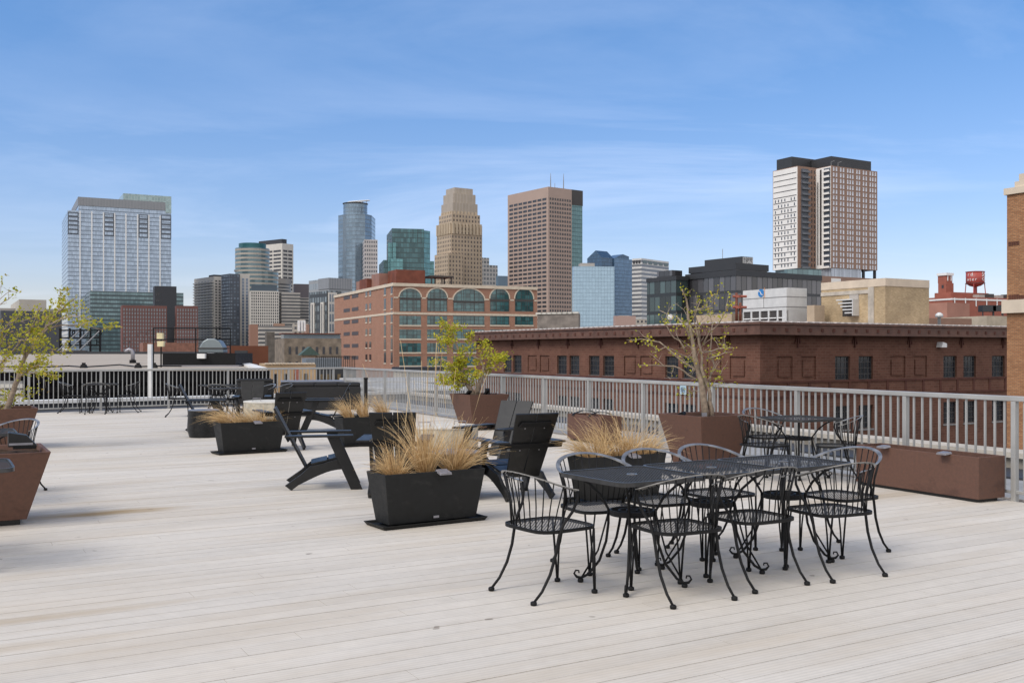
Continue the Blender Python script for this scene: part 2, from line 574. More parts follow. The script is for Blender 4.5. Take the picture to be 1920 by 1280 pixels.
while i < 260:
    b0, b1 = i * BW + 0.0026, (i + 1) * BW - 0.0026
    i += 1
    r = clip_board(b0, b1)
    if not r:
        continue
    (l0, h0), (l1, h1) = r
    cuts = []
    s = max(l0, l1) + rd.uniform(1.0, 5.5)
    while s < min(h0, h1) - 0.6:
        cuts.append(s)
        s += rd.choice((4.88, 6.1, 4.88))
    ed0 = [l0] + cuts + [h0]
    ed1 = [l1] + cuts + [h1]
    dz = rd.uniform(-0.0008, 0.0008)
    for q in range(len(ed0) - 1):
        g0 = 0.0 if q == 0 else 0.0012
        g1 = 0.0 if q == len(ed0) - 2 else 0.0012
        P = [U * (ed0[q] + g0) + NB * b0, U * (ed0[q + 1] - g1) + NB * b0, U * (ed1[q + 1] - g1) + NB * b1, U * (ed1[q] + g0) + NB * b1]
        deck.slab([(p.x, p.y) for p in P], -0.028, dz)
tag(deck.build('deck', M['deck']), kind='structure')

def off(line_p, n, d, t_dir, t):
    p = line_p + n * d + t_dir * t
    return (p.x, p.y)
def corner_off(d):
    """corner of the two railings' lines moved outwards by d"""
    # solve CORN + RM*d + RD*s = CORN + LM*d + LD*q
    A = Matrix(((RD.x, -LD.x), (RD.y, -LD.y)))
    rhs = Vector(((LM - RM).x * d, (LM - RM).y * d))
    s, q = A.inverted() @ rhs
    return CORN + RM * d + RD * s
def ring(d, tr=42.0, tl=45.0):
    c = corner_off(d)
    return [((CORN + RM * d + RD * tr).x, (CORN + RM * d + RD * tr).y), (c.x, c.y), ((CORN + LM * d + LD * tl).x, (CORN + LM * d + LD * tl).y)]
base = ring(0.06)
tag(MB().slab([base[0], base[1], base[2], (-40, -8), (10, -12)], -0.158, -0.034).build('deck_underframe', M['dark_membrane']), kind='structure')
base = ring(4.0)
tag(MB().slab([base[0], base[1], base[2], (-46, -10), (12, -16)], -0.75, -0.16).build('roof', M['membrane']), kind='structure')
wall_low = tag(MB().slab([base[0], base[1], base[2], (-46, -10), (12, -16)], GROUND, -0.752).build('terrace_wall', brick('roof_wall_brick', (0.16, 0.07, 0.05), (0.2, 0.09, 0.06), (0.2, 0.18, 0.16))), kind='structure')
def strip(d0, d1, z0, z1, mat, name, side):
    mb = MB()
    a, b = ring(d0), ring(d1)
    ids = (0, 1) if side == 'r' else (1, 2)
    mb.slab([a[ids[0]], b[ids[0]], b[ids[1]], a[ids[1]]] if side == 'r' else [a[ids[0]], b[ids[0]], b[ids[1]], a[ids[1]]], z0, z1)
    return mb.build(name, mat)
par = empty('parapet_wall', (CORN.x, CORN.y, -0.16))
tag(par, 'low roof parapet with pale stone coping outside the long railing', 'parapet')
for nm, a, b, z0, z1, mt in (('parapet_face', 3.62, 3.98, -0.158, 0.02, M['stone_dark']), ('coping', 3.55, 4.05, 0.022, 0.10, M['stone'])):
    o = strip(a, b, z0, z1, mt, nm, 'r')
    o.parent = par
    o.location = (-CORN.x, -CORN.y, 0.16)
par = empty('parapet_wall', (CORN.x, CORN.y, -0.16))
tag(par, 'dark roof parapet with white coping behind the far railing', 'parapet')
for nm, a, b, z0, z1, mt in (('parapet_face', 3.62, 3.98, -0.158, 0.05, M['dark_membrane']), ('coping', 3.55, 4.05, 0.052, 0.15, M['stone_white'])):
    o = strip(a, b, z0, z1, mt, nm, 'l')
    o.parent = par
    o.location = (-CORN.x, -CORN.y, 0.16)

tag(strip(2.7, 3.615, -0.156, -0.13, M['dark_membrane'], 'roof_flashing', 'r'), kind='structure')
tag(strip(0.5, 3.615, -0.156, -0.13, M['dark_membrane'], 'roof_flashing', 'l'), kind='structure')
# gravel strip along the long railing
def gravelmat():
    m, t = newmat('gravel_strip')
    k = NT(t)
    v = k.n('ShaderNodeTexVoronoi')
    v.inputs['Scale'].default_value = 28
    t.links.new(k.obj(), v.inputs['Vector'])
    c = k.mix(k.sep(v.outputs['Color'])[0], (0.10, 0.085, 0.07), (0.42, 0.37, 0.31))
    k.out(k.pbr(c, 0.9, 0, k.bump(v.outputs['Distance'], 0.8, -0.02), 0.2))
    return m
M['gravel'] = gravelmat()
tag(strip(0.07, 0.55, -0.155, -0.06, M['gravel'], 'gravel', 'r'), 'strip of mixed brown gravel along the outside of the long railing', 'gravel', None, 'stuff')

# ------------------------------------------------------------------ railings
def railing(start, d, length, posts, label, near_end):
    """posts, rails and balusters; start is the corner, d the direction"""
    root = empty('railing', start, math.atan2(d.y, d.x))
    tag(root, label, 'railing')
    MB().box(-0.03, length, -0.032, 0.032, 1.018, 1.072).build('top_rail', M['alu'], root, bevel=0.008)
    MB().box(-0.02, length, -0.016, 0.016, 0.075, 0.108).build('bottom_rail', M['alu'], root, bevel=0.004)
    pm = None
    for s in posts:
        if pm is None:
            pm = MB().box(-0.027, 0.027, -0.030, 0.030, -0.03, 1.0175).build('post', M['alu'], root, bevel=0.005)
            pm.location = (s, 0, 0)
            first = pm
        else:
            c = first.copy(); C.objects.link(c); c.parent = root; c.location = (s, 0, 0)
    ss = []
    for a, b in zip(posts[:-1], posts[1:]):
        n = max(2, round((b - a) / 0.112))
        ss += [a + (b - a) * q / n for q in range(1, n)]
    ss.sort(key=lambda v: abs(v - near_end))
    bm = None
    for s in ss[:100]:
        if bm is None:
            bm = MB().box(-0.0095, 0.0095, -0.0095, 0.0095, 0.1085, 1.0175).build('baluster', M['alu'], root)
            bm.location = (s, 0, 0)
        else:
            c = bm.copy(); C.objects.link(c); c.parent = root; c.location = (s, 0, 0)
    if ss[100:]:
        rest = MB()
        for s in ss[100:]:
            rest.box(s - 0.0095, s + 0.0095, -0.0095, 0.0095, 0.1085, 1.0175)
        tag(rest.build('balusters', M['alu'], root), kind='stuff')
    return root
zs = [30.1, 28.5, 26.95, 25.4, 23.8, 22.25, 20.66, 19.1, 17.65, 16.17, 14.6, 13.06, 11.5, 10.27, 8.9, 7.5, 6.1]
railing(CORN, RD, (30.1 - 5.9) / 0.89, [(30.1 - z) / 0.89 + 0.03 for z in zs],
        'long grey metal railing in front of the brown brick building', (30.1 - 10.4) / 0.89)
def left_s(px):
    t = (px - 960.0) / F
    return (t * CORN.y - CORN.x) / (LD.x - t * LD.y)
lp = sorted([left_s(p) for p in (541, 427.5, 316, 189, 54)])
lp = [1.78 - 0.0 if False else lp[0] - (lp[1] - lp[0])] + lp if lp[0] > 1.5 else lp
lp = [p for p in lp if p > 0.3] + [lp[-1] + 1.75 * q for q in range(1, 5)]
railing(CORN, LD, lp[-1] + 0.05, [0.35] + lp if lp[0] > 1.2 else lp,
        'grey metal railing across the far end, before the black-clad building', lp[3])

# ------------------------------------------------------------------ wrought iron chairs and tables
def superell(a, b, n=28, p=4.0):
    out = []
    for q in range(n):
        th = 2 * math.pi * q / n
        c, s_ = math.cos(th), math.sin(th)
        out.append((a * math.copysign(abs(c) ** (2 / p), c), b * math.copysign(abs(s_) ** (2 / p), s_)))
    return out
def sweep_band(mb, pts, normals, w, h):
    vs, fs = [], []
    for p, n in zip(pts, normals):
        p, n = Vector(p), Vector(n)
        for a, b in ((-1, -1), (1, -1), (1, 1), (-1, 1)):
            vs.append(p + n * (a * w / 2) + Vector((0, 0, b * h / 2)))
    m = len(pts)
    for i in range(m - 1):
        for k in range(4):
            k2 = (k + 1) % 4
            fs.append((i*4 + k, i*4 + k2, i*4 + 4 + k2, i*4 + 4 + k))
    fs += [(3, 2, 1, 0), tuple((m - 1)*4 + k for k in range(4))]
    return mb.add(vs, fs)
def foot_of(leg, x, y, r=0.020):
    MB().lathe([(r * 0.8, 0.0), (r, 0.006), (r, 0.02), (r * 0.6, 0.026)], 12, (x, y)).build('foot', M['iron'], leg, True)

def make_iron_chair():
    root = empty('wrought_iron_chair')
    SW, SD, SZ = 0.235, 0.225, 0.43
    out = superell(SW, SD, 32, 4.5)
    mb = MB()
    vs = [(0, 0, SZ - 0.012)] + [(x * 0.55, y * 0.55, SZ - 0.009) for x, y in out] + [(x * 0.97, y * 0.97, SZ) for x, y in out]
    n = len(out)
    fs = []
    for k in range(n):
        k2 = (k + 1) % n
        fs.append((0, 1 + k, 1 + k2))
        fs.append((1 + k, 1 + n + k, 1 + n + k2, 1 + k2))
    mb.add(vs, fs)
    seat = mb.build('seat', M['mesh'], root, True)
    rim = MB()
    P = [(x, y, SZ - 0.006) for x, y in out] + [(out[0][0], out[0][1], SZ - 0.006)]
    sweep_band(rim, P, [Vector((x, y, 0)).normalized() for x, y, _ in P], 0.010, 0.021)
    rim.build('seat_rim', M['iron'], seat, False)
    # hoop of the back
    def hoop(th):
        c, s_ = math.cos(th), math.sin(th)
        return Vector((0.292 * s_, 0.0 - 0.285 * max(c, 0) ** 0.9, 0.675 + 0.105 * max(c, 0) ** 1.1))
    ths = [math.radians(-90 + 180 * q / 30) for q in range(31)]
    pts = [hoop(a) for a in ths]
    nor = [Vector((math.sin(a), -math.cos(a), 0.32)).normalized() for a in ths]
    hb = MB()
    sweep_band(hb, pts, nor, 0.028, 0.006)
    hb.build('back_hoop', M['hoop'], root, False)
    # spindles
    for q in range(15):
        a = math.radians(-84 + 168 * q / 14)
        t = hoop(a)
        sx = 0.225 * math.sin(a * 0.97)
        sy = -0.22 * abs(math.cos(a * 0.97)) ** 0.55
        b = Vector((sx, max(sy, -0.22), SZ - 0.004))
        mid = (b * 0.55 + t * 0.45) + Vector((0, 0, 0)) - Vector((math.sin(a), -math.cos(a), 0)) * 0.012
        MB().tube([b, mid, t], 0.0042, 5).build('spindle', M['iron'], root, True)
    for sd in (-1, 1):
        lg = MB()
        lg.tube([(sd*0.292, 0.0, 0.672), (sd*0.285, 0.006, 0.62), (sd*0.262, -0.02, 0.54), (sd*0.243, -0.07, 0.47), (sd*0.236, -0.10, 0.40),
                 (sd*0.232, -0.125, 0.28), (sd*0.231, -0.165, 0.17), (sd*0.230, -0.225, 0.075), (sd*0.229, -0.285, 0.018)],
                [0.008, 0.009, 0.0095, 0.0098, 0.0100, 0.0100, 0.0098, 0.0090, 0.0085], 7)
        leg = lg.build('leg', M['iron'], root, True)
        foot_of(leg, sd*0.229, -0.287)
        lg = MB()
        lg.tube([(sd*0.215, 0.19, 0.415), (sd*0.205, 0.205, 0.2), (sd*0.196, 0.215, 0.016)], 0.0075, 6)
        lg.tube([(sd*0.150, 0.212, 0.415), (sd*0.178, 0.214, 0.2), (sd*0.190, 0.215, 0.016)], 0.0065, 6)
        leg = lg.build('leg', M['iron'], root, True)
        foot_of(leg, sd*0.193, 0.215)
    return root

def make_iron_table(size):
    root = empty('wrought_iron_table')
    hs = size / 2
    out = superell(hs, hs, 48, 9.0)
    n = len(out)
    TZ = 0.72
    hole = [(0.026 * math.cos(2*math.pi*k/n), 0.026 * math.sin(2*math.pi*k/n)) for k in range(n)]
    vs = [(x, y, TZ) for x, y in hole] + [(x * 0.98, y * 0.98, TZ) for x, y in out]
    fs = [(k, n + k, n + (k + 1) % n, (k + 1) % n) for k in range(n)]
    top = MB().add(vs, fs).build('tabletop', M['mesh'], root)
    P = [(x, y, TZ - 0.008) for x, y in out] + [(out[0][0], out[0][1], TZ - 0.008)]
    mb = MB()
    sweep_band(mb, P, [Vector((x, y, 0)).normalized() for x, y, _ in P], 0.016, 0.028)
    mb.build('rim', M['rim'], top)
    P = [(x * 1.15, y * 1.15, TZ + 0.001) for x, y in hole] + [(hole[0][0] * 1.15, hole[0][1] * 1.15, TZ + 0.001)]
    mb = MB()
    sweep_band(mb, P, [Vector((x, y, 0)).normalized() for x, y, _ in P], 0.011, 0.008)
    mb.build('umbrella_ring', M['iron_light'], top)
    rg = MB()
    for rr, z0, h in ((0.142, 0.475, 0.036), (0.085, 0.485, 0.010), (0.035, 0.485, 0.012)):
        P = [(rr * math.cos(2*math.pi*k/28), rr * math.sin(2*math.pi*k/28), z0) for k in range(29)]
        sweep_band(rg, P, [Vector((x, y, 0)).normalized() for x, y, _ in P], 0.010, h)
    for k in range(4):
        a = math.pi/4 + k * math.pi/2
        rg.tube([(0.03*math.cos(a), 0.03*math.sin(a), 0.482), (0.145*math.cos(a), 0.145*math.sin(a), 0.482)], 0.005, 5)
    rg.build('ring_shelf', M['iron'], root)
    for k in range(4):
        a = math.pi/4 + k * math.pi/2
        ca, sa = math.cos(a), math.sin(a)
        prof = [(hs*1.12, 0.700), (hs*1.0, 0.692), (hs*0.80, 0.655), (hs*0.58, 0.58), (0.155, 0.49), (0.155, 0.40), (0.17, 0.28), (0.215, 0.15), (0.29, 0.055), (0.335, 0.030), (0.365, 0.034),
                (0.383, 0.055), (0.372, 0.077), (0.352, 0.076), (0.350, 0.060)]
        lg = MB()
        lg.tube([(r*ca, r*sa, z) for r, z in prof], [0.0092]*11 + [0.007, 0.0062, 0.0055, 0.005], 7)
        pa = (-sa, ca)
        for q in (1,):
            lg.tube([(0.15*ca + q*0.035*pa[0], 0.15*sa + q*0.035*pa[1], 0.475), (0.22*ca + q*0.02*pa[0], 0.22*sa + q*0.02*pa[1], 0.22), (0.335*ca, 0.335*sa, 0.028)], 0.0065, 5)
        leg = lg.build('leg', M['iron'], root, True)
        foot_of(leg, 0.34*ca, 0.34*sa)
    return root

def face(dx, dy):
    return math.atan2(dy, dx) - math.pi / 2
tbl, tbl_used = make_iron_table(0.71), []
TA = math.radians(32)
for (x, y, lab) in ((0.785, 6.56, 'square black mesh table nearest the camera in the row of three'),
                    (1.385, 6.955, 'square black mesh table in the middle of the row of three'),
                    (1.985, 7.335, 'square black mesh table farthest along the row of three, nearest the railing')):
    put(tbl, tbl_used, (x, y, 0), TA, lab, 'black mesh tables pushed into a row', 'table')
tb2, tb2_used = make_iron_table(0.76), []
for (x, y, r, lab, g) in ((3.49, 12.2, 30, 'black mesh bistro table beside the brown tree planter, close to the railing', None),
                       (-10.39, 25.3, 34, 'small black table against the far railing between two chairs', None),
                       (-7.15, 24.4, 36, 'black table near the far railing, behind the reclined board chair', 'tables behind the board chairs'),
                       (-6.25, 22.3, 36, 'nearer black table left of the pale board chair back', 'tables behind the board chairs'),
                       (-5.38, 10.0, 30, 'black mesh table behind the tall brown planter at the left edge', None),
                       (-3.93, 7.02, 30, 'black mesh table cut off by the left edge, before the brown planter', None)):
    put(tb2, tb2_used, (x, y, 0), math.radians(r), lab, g, 'table')
ch, ch_used = make_iron_chair(), []
for (x, y, dx, dy, lab, g) in (
        (0.235, 6.37, 0.82, 0.57, 'black iron chair alone at the left end of the long table row', 'iron chairs around the long table row'),
        (0.62, 7.10, 0.40, -0.92, 'black iron chair on the far side by the table nearest the grass planter', 'iron chairs around the long table row'),
        (1.12, 7.42, 0.42, -0.90, 'black iron chair in the middle of the far side of the table row', 'iron chairs around the long table row'),
        (1.60, 7.80, 0.45, -0.89, 'black iron chair on the far side in front of the brown tree planter', 'iron chairs around the long table row'),
        (2.50, 7.66, -0.83, -0.56, 'black iron chair with bright hoop at the railing end of the table row', 'iron chairs around the long table row'),
        (1.03, 6.30, -0.45, 0.89, 'black iron chair on the near side, foremost of all the chairs', 'iron chairs around the long table row'),
        (1.585, 6.68, -0.50, 0.86, 'black iron chair in the middle of the near side of the table row', 'iron chairs around the long table row'),
        (2.20, 6.96, -0.42, 0.91, 'black iron chair on the near side beside the open deck', 'iron chairs around the long table row'),
        (2.98, 11.85, 0.88, 0.46, 'black iron chair touching the brown tree planter at the bistro table', 'iron chairs at the bistro table'),
        (3.30, 13.00, 0.45, -0.89, 'black iron chair with bright hoop behind the bistro table', 'iron chairs at the bistro table'),
        (3.80, 11.75, -0.97, 0.25, 'black iron chair between the bistro table and the long brown planter', 'iron chairs at the bistro table'),
        (-11.05, 25.15, 0.95, 0.3, 'black iron chair left of the small far table', 'iron chairs at the small far table'),
        (-10.25, 24.75, -0.25, 0.97, 'black iron chair in front of the small far table', 'iron chairs at the small far table'),
        (-9.72, 25.35, -0.95, -0.2, 'black iron chair right of the small far table', 'iron chairs at the small far table'),
        (-7.88, 23.7, 0.95, 0.3, 'black iron chair just behind the reclined board chair', 'iron chairs behind the board chairs'),
        (-6.85, 23.6, 0.2, 0.97, 'black iron chair between the two tables behind the board chairs', 'iron chairs behind the board chairs'),
        (-5.75, 23.1, -0.75, -0.65, 'black iron chair with bright hoop next to the pale board chair back', 'iron chairs behind the board chairs'),
        (-5.45, 23.6, -0.8, -0.6, 'black iron chair farther right, before the dark sofa', 'iron chairs behind the board chairs'),
        (-5.45, 10.85, -0.35, -0.94, 'black iron chair behind the tall brown planter at the left edge', 'iron chairs at the left edge'),
        (-4.24, 7.55, 0.5, -0.87, 'black iron chair whose hoop just enters at the left edge', 'iron chairs at the left edge')):
    put(ch, ch_used, (x, y, 0), face(dx, dy), lab, g, 'chair')

# ------------------------------------------------------------------ board lounge chairs
def make_board_chair():
    """front is +y; built as flat boards"""
    root = empty('board_lounge_chair')
    T = Matrix(((0, -1, 0, 0), (1, 0, 0, 0), (0, 0, 1, 0), (0, 0, 0, 1)))   # profile x -> y
    def pr(poly, y0, y1):
        mb = MB()
        mb.prism([(a - 0.36, b) for a, b in poly], y0, y1, T)
        return mb
    W = 0.27
    arch = [(0.27 + 0.355 * q / 6, 0.118 + 0.105 * math.sin(q / 6 * math.pi / 2)) for q in range(7)]
    for sd in (-1, 1):
        y0, y1 = (W - 0.035, W) if sd > 0 else (-W, -W + 0.035)
        poly = [(0.0, 0.055), (0.07, 0.0)] + [(0.15, 0.06)] + arch + [(0.64, 0.345), (0.56, 0.335), (0.41, 0.29), (0.27, 0.262), (0.17, 0.172)]
        pr(poly, y0, y1).build('side_rail', M['black_board'], root, bevel=0.004)
        y0, y1 = (W + 0.002, W + 0.037) if sd > 0 else (-W - 0.037, -W - 0.002)
        pr([(0.715, 0.0), (0.845, 0.0), (0.585, 0.585), (0.455, 0.585)], y0, y1).build('leg', M['black_board'], root, bevel=0.004)
        y0, y1 = (W - 0.02, W + 0.12) if sd > 0 else (-W - 0.12, -W + 0.02)
        pr([(-0.0, 0.588), (0.74, 0.588), (0.74, 0.61), (0.0, 0.61)], y0, y1).build('armrest', M['black_board'], root, bevel=0.004)
    # seat slats between the rails
    for q in range(2):
        a = 0.285 + q * 0.190
        z = 0.268 + (a - 0.27) * 0.235
        SL = Matrix.Translation((0, a - 0.36, z)) @ Matrix.Rotation(math.radians(12), 4, 'X')
        MB().box(-W + 0.037, W - 0.037, 0.0, 0.182, 0.0, 0.02, SL).build('seat_slat', M['black_board'], root, bevel=0.003)
    # back: two tapered boards, leaning
    lean = math.atan2(0.33, 0.64)
    B = Matrix.Translation((0, 0.235 - 0.36, 0.255)) @ Matrix.Rotation(lean, 4, 'X')
    L = 0.735
    for sd in (-1, 1):
        poly = [(0.004*sd, -0.02), (0.19*sd, -0.02), (0.242*sd, L), (0.004*sd, L)]
        mb = MB()
        mb.prism(poly, -0.0275, -0.0055, B)
        mb.build('back_board', M['black_board'], root, bevel=0.003)
    # dark raised strip painting the shade of the recessed head slot, and the arm batten
    mb = MB()
    mb.prism([(-0.195, L - 0.135), (0.195, L - 0.135), (0.165, L - 0.085), (-0.165, L - 0.085)], -0.054, -0.028, B)
    mb.build('head_slot_shade', M['iron'], root, bevel=0.003)
    mb = MB()
    mb.prism([(-0.36, 0.345), (0.36, 0.345), (0.36, 0.395), (-0.36, 0.395)], -0.050, -0.028, B)
    mb.build('arm_batten', M['iron'], root, bevel=0.003)
    for x in (-0.11, 0.11):
        for z in (L - 0.165, 0.31):
            mb = MB()
            mb.lathe([(0.008, 0), (0.008, 0.004)], 8)
            mb.v = [tuple(B @ Vector((x + v[0], -0.028 - v[2], z + v[1]))) for v in mb.v]
            mb.build('bolt', M['silver'], root)
    return root
bc, bc_used = make_board_chair(), []
def fdir(deg):
    return math.radians(deg) - math.pi / 2
for (x, y, deg, lab) in (
        (-2.19, 11.33, 11, 'black board lounge chair seen side on in the open deck, empty'),
        (-3.60, 15.75, 118, 'black board lounge chair with its back to the camera by the concrete fire table'),
        (-3.63, 19.5, 189, 'black board lounge chair side on, facing left, before the dark sofa'),
        (-5.90, 19.3, 14, 'black board lounge chair behind the drum stool, reclined towards the left'),
        (-5.42, 20.9, 283, 'board lounge chair catching pale light, facing the camera behind the fire table'),
        (-1.24, 10.75, 92, 'black board lounge chair half hidden behind the nearest grass planter'),
        (0.05, 10.55, 116, 'black board lounge chair with its back to the camera beside the table row'),
        (-0.20, 12.35, 236, 'black board lounge chair facing left, before the brown trough at the railing')):
    put(bc, bc_used, (x, y, 0), fdir(deg), lab, 'black board lounge chairs around the fire tables', 'lounge chair')

# ------------------------------------------------------------------ fire tables and drum stools
def fire_table(loc, r, h, label):
    root = empty('fire_table', loc)
    tag(root, label, 'fire table')
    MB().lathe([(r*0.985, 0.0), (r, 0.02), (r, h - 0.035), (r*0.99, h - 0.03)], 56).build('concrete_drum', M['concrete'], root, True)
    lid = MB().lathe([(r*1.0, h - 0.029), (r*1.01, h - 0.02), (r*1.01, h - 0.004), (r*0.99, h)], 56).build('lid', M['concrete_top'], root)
    for a in (0.5, 0.5 + math.pi):
        x, y = 0.55*r*math.cos(a), 0.55*r*math.sin(a)
        MB().tube([(x - 0.075, y, h), (x - 0.075, y, h + 0.05), (x + 0.075, y, h + 0.05), (x + 0.075, y, h)], 0.006, 6).build('handle', M['silver'], lid, True)
fire_table((-0.92, 13.3, 0), 0.47, 0.55, 'round concrete fire table behind the nearest grass planter')
fire_table((-4.55, 19.0, 0), 0.52, 0.60, 'round concrete fire table farther back, left of the dark sofa')
def drum(loc, label):
    root = empty('drum_stool', loc)
    tag(root, label, 'stool', 'black ribbed drum stools')
    prof = [(0.235, 0.0)]
    for q in range(19):
        z = 0.01 + q * 0.0245
        rr = 0.255 + 0.035 * min(1.0, z / 0.13) - 0.018 * max(0, (z - 0.16) / 0.3)
        prof += [(rr, z), (rr, z + 0.017), (rr - 0.006, z + 0.0185), (rr - 0.006, z + 0.0225)]
    prof.append((0.268, 0.475))
    MB().lathe(prof, 48).build('body', M['black_board'], root, False)
    MB().lathe([(0.272, 0.476), (0.275, 0.482), (0.272, 0.49)], 48).build('top', M['grey_cover_lit_top'], root, False)  # light falling on the black drum's top is put into this grey
drum((-5.53, 18.0, 0), 'black ribbed drum stool left of the grass planter in mid deck')
drum((-0.60, 10.45, 0), 'black drum stool just behind the nearest grass planter')

# ------------------------------------------------------------------ planters
def hollow(l0, w0, l1, w1, z0, z1, wall, drop):
    """tapered box with an open top down to the soil; returns hull and soil builders"""
    def sec(z):
        t = (z - z0) / (z1 - z0)
        return l0 + (l1 - l0) * t, w0 + (w1 - w0) * t
    def ringv(l, w, z):
        return [(-l/2, -w/2, z), (l/2, -w/2, z), (l/2, w/2, z), (-l/2, w/2, z)]
    ls, ws = sec(z1 - drop)
    vs = ringv(l0, w0, z0) + ringv(l1, w1, z1) + ringv(l1 - 2*wall, w1 - 2*wall, z1) + ringv(ls - 2*wall, ws - 2*wall, z1 - drop - 0.01)
    fs = [(3, 2, 1, 0)]
    for a in (0, 4, 8):
        for k in range(4):
            k2 = (k + 1) % 4
            fs.append((a + k, a + k2, a + 4 + k2, a + 4 + k))
    fs.append((12, 13, 14, 15))
    hull = MB().add(vs, fs)
    soil = MB()
    N = 9
    L, W = ls - 2*wall - 0.004, ws - 2*wall - 0.004
    rr = random.Random(int(l1 * 100))
    for a in range(N + 1):
        for b in range(N + 1):
            soil.v.append((-L/2 + L*a/N, -W/2 + W*b/N, z1 - drop + rr.uniform(-0.012, 0.014)))
    for a in range(N):
        for b in range(N):
            i = a*(N + 1) + b
            soil.f.append((i, i + N + 1, i + N + 2, i + 1))
    return hull, soil
def clip_light(parent, x, y, z, rz, tilt=0.0):
    Mx = Matrix.Translation((x, y, z)) @ Matrix.Rotation(rz, 4, 'Z') @ Matrix.Rotation(tilt, 4, 'X')
    mb = MB()
    mb.prism([(-0.060, 0.0), (0.060, 0.0), (0.052, 0.022), (-0.052, 0.022)], -0.070, 0.03, Mx)
    o = mb.build('clip_light', M['silver'], parent, bevel=0.003)
    MB().box(-0.012, 0.012, 0.031, 0.045, -0.03, 0.02, Mx).build('clip', M['iron'], o)
    return o

def black_planter(corner_px, length, rz, label):
    """corner_px: ground pixel of the front left corner of its saucer"""
    cx, cy = GP(*corner_px)
    a = math.radians(rz)
    w = 0.40
    x = cx + math.cos(a) * length/2 - math.sin(a) * w/2
    y = cy + math.sin(a) * length/2 + math.cos(a) * w/2
    root = empty('black_planter', (x, y, 0), a)
    tag(root, label, 'planter', 'black trough planters with dry grass')
    hull, soil = hollow(0.87, 0.27, 1.0, 0.385, 0.032, 0.475, 0.014, 0.035)
    hull.build('trough', M['black_planter'], root, bevel=0.006)
    soil.build('soil', M['soil'], root)
    sc = MB()
    l, w2 = length, w
    vs = []
    for (L_, W_, z) in ((l*0.95, w2*0.90, 0.0), (l, w2, 0.036), (l - 0.02, w2 - 0.02, 0.036), (l*0.94, w2*0.88, 0.012)):
        vs += [(-L_/2, -W_/2, z), (L_/2, -W_/2, z), (L_/2, W_/2, z), (-L_/2, W_/2, z)]
    fs = [(3, 2, 1, 0)]
    for q in (0, 4, 8):
        for k in range(4):
            k2 = (k + 1) % 4
            fs.append((q + k, q + k2, q + 4 + k2, q + 4 + k))
    fs.append((12, 13, 14, 15))
    sc.add(vs, fs)
    sc.build('saucer', M['black_planter'], root, bevel=0.004)
    clip_light(root, 0.06, -0.185, 0.462, 0.0, 0.25)
    o = MB().box(-0.012, 0.042, -0.1555, -0.149, 0.062, 0.082).build('nameplate', M['silver'], root)
    return root
P1 = black_planter((718, 996), 1.05, 33, 'black trough planter with three upright dry grass clumps, nearest the camera')
P2 = black_planter((409, 854), 1.08, 34, 'black trough planter in mid deck with grass blown over its left end')
P3 = black_planter((640, 839), 1.05, 32, 'black trough planter before the dark sofa, two short grass tufts in view')
P4 = black_planter((1096, 949), 1.10, 31, 'black trough planter standing behind the long table row')

def grass(root, lx, ly, n, L, spread, lean, label, seed, stalks=0, rad=0.10, height=0.47, droop=0.5, mat='straw'):
    """one clump of dry grass standing in a planter"""
    R = random.Random(seed)
    Mw = Matrix.Translation(root.location) @ Matrix.Rotation(root.rotation_euler.z, 4, 'Z')
    base = Mw @ Vector((lx, ly, height - 0.05))
    mb = MB()
    for q in range(n + stalks):
        st = q >= n
        a = R.uniform(0, 2*math.pi)
        r = rad * math.sqrt(R.random())
        p = Vector((r*math.cos(a)*1.25, r*math.sin(a)*0.8, 0))
        out = Vector((math.cos(a + R.uniform(-.6, .6)), math.sin(a + R.uniform(-.6, .6)), 0))
        ll = L * R.uniform(0.45, 1.12) if not st else L * R.uniform(1.5, 2.2)
        sp = spread * R.random() ** 1.3 if not st else spread * 0.22 * R.random()
        d = (Vector((0, 0, 1)) + out * sp + Vector(lean) * R.uniform(0.5, 1.3)).normalized()
        dr = droop * R.uniform(0.3, 1.5) * (0.25 if st else 1.0)
        side = d.cross(Vector((R.uniform(-1, 1), R.uniform(-1, 1), 0.1))).normalized()
        w = R.uniform(0.0020, 0.0040) if not st else 0.0009
        pts, K = [p], 5
        for s in range(K):
            d = (d + Vector((d.x, d.y, -0.55)) * dr * 0.28 * (s + 0.5) / K * 2).normalized()
            pts.append(pts[-1] + d * ll / K)
        b = len(mb.v)
        for s, pt in enumerate(pts):
            ww = w * (1 - 0.75 * s / K)
            if st and s >= K - 1:
                ww = 0.0024
            mb.v += [tuple(pt - side * ww), tuple(pt + side * ww)]
        for s in range(K):
            mb.f.append((b + 2*s, b + 2*s + 1, b + 2*s + 3, b + 2*s + 2))
    o = mb.build('dry_grass', M[mat])
    o.location = base
    tag(o, label, 'grass clump', 'dry ornamental grass clumps')
    return o
grass(P1, -0.31, 0.0, 300, 0.33, 1.1, (-0.08, 0, 0), 'short bushy dry grass clump at the left end of the nearest planter', 1, 3, 0.06, droop=0.9)
grass(P1, 0.0, 0.03, 300, 0.56, 0.6, (-0.02, 0, 0), 'tall upright dry grass clump in the middle of the nearest planter', 2, 9, 0.055, droop=0.5)
grass(P1, 0.29, 0.0, 360, 0.52, 1.2, (0.18, 0, 0), 'wide dry grass clump spilling over the right end of the nearest planter', 3, 4, 0.065, droop=0.8)
grass(P2, -0.25, 0.0, 300, 0.50, 0.5, (-0.75, 0, 0), 'dry grass swept left over the end of the mid deck planter', 4, 0, 0.12, droop=1.6)
grass(P2, 0.08, 0.0, 320, 0.36, 0.8, (-0.35, 0, 0), 'rounded dry grass clump in the middle of the mid deck planter', 5, 0, 0.13, droop=1.5)
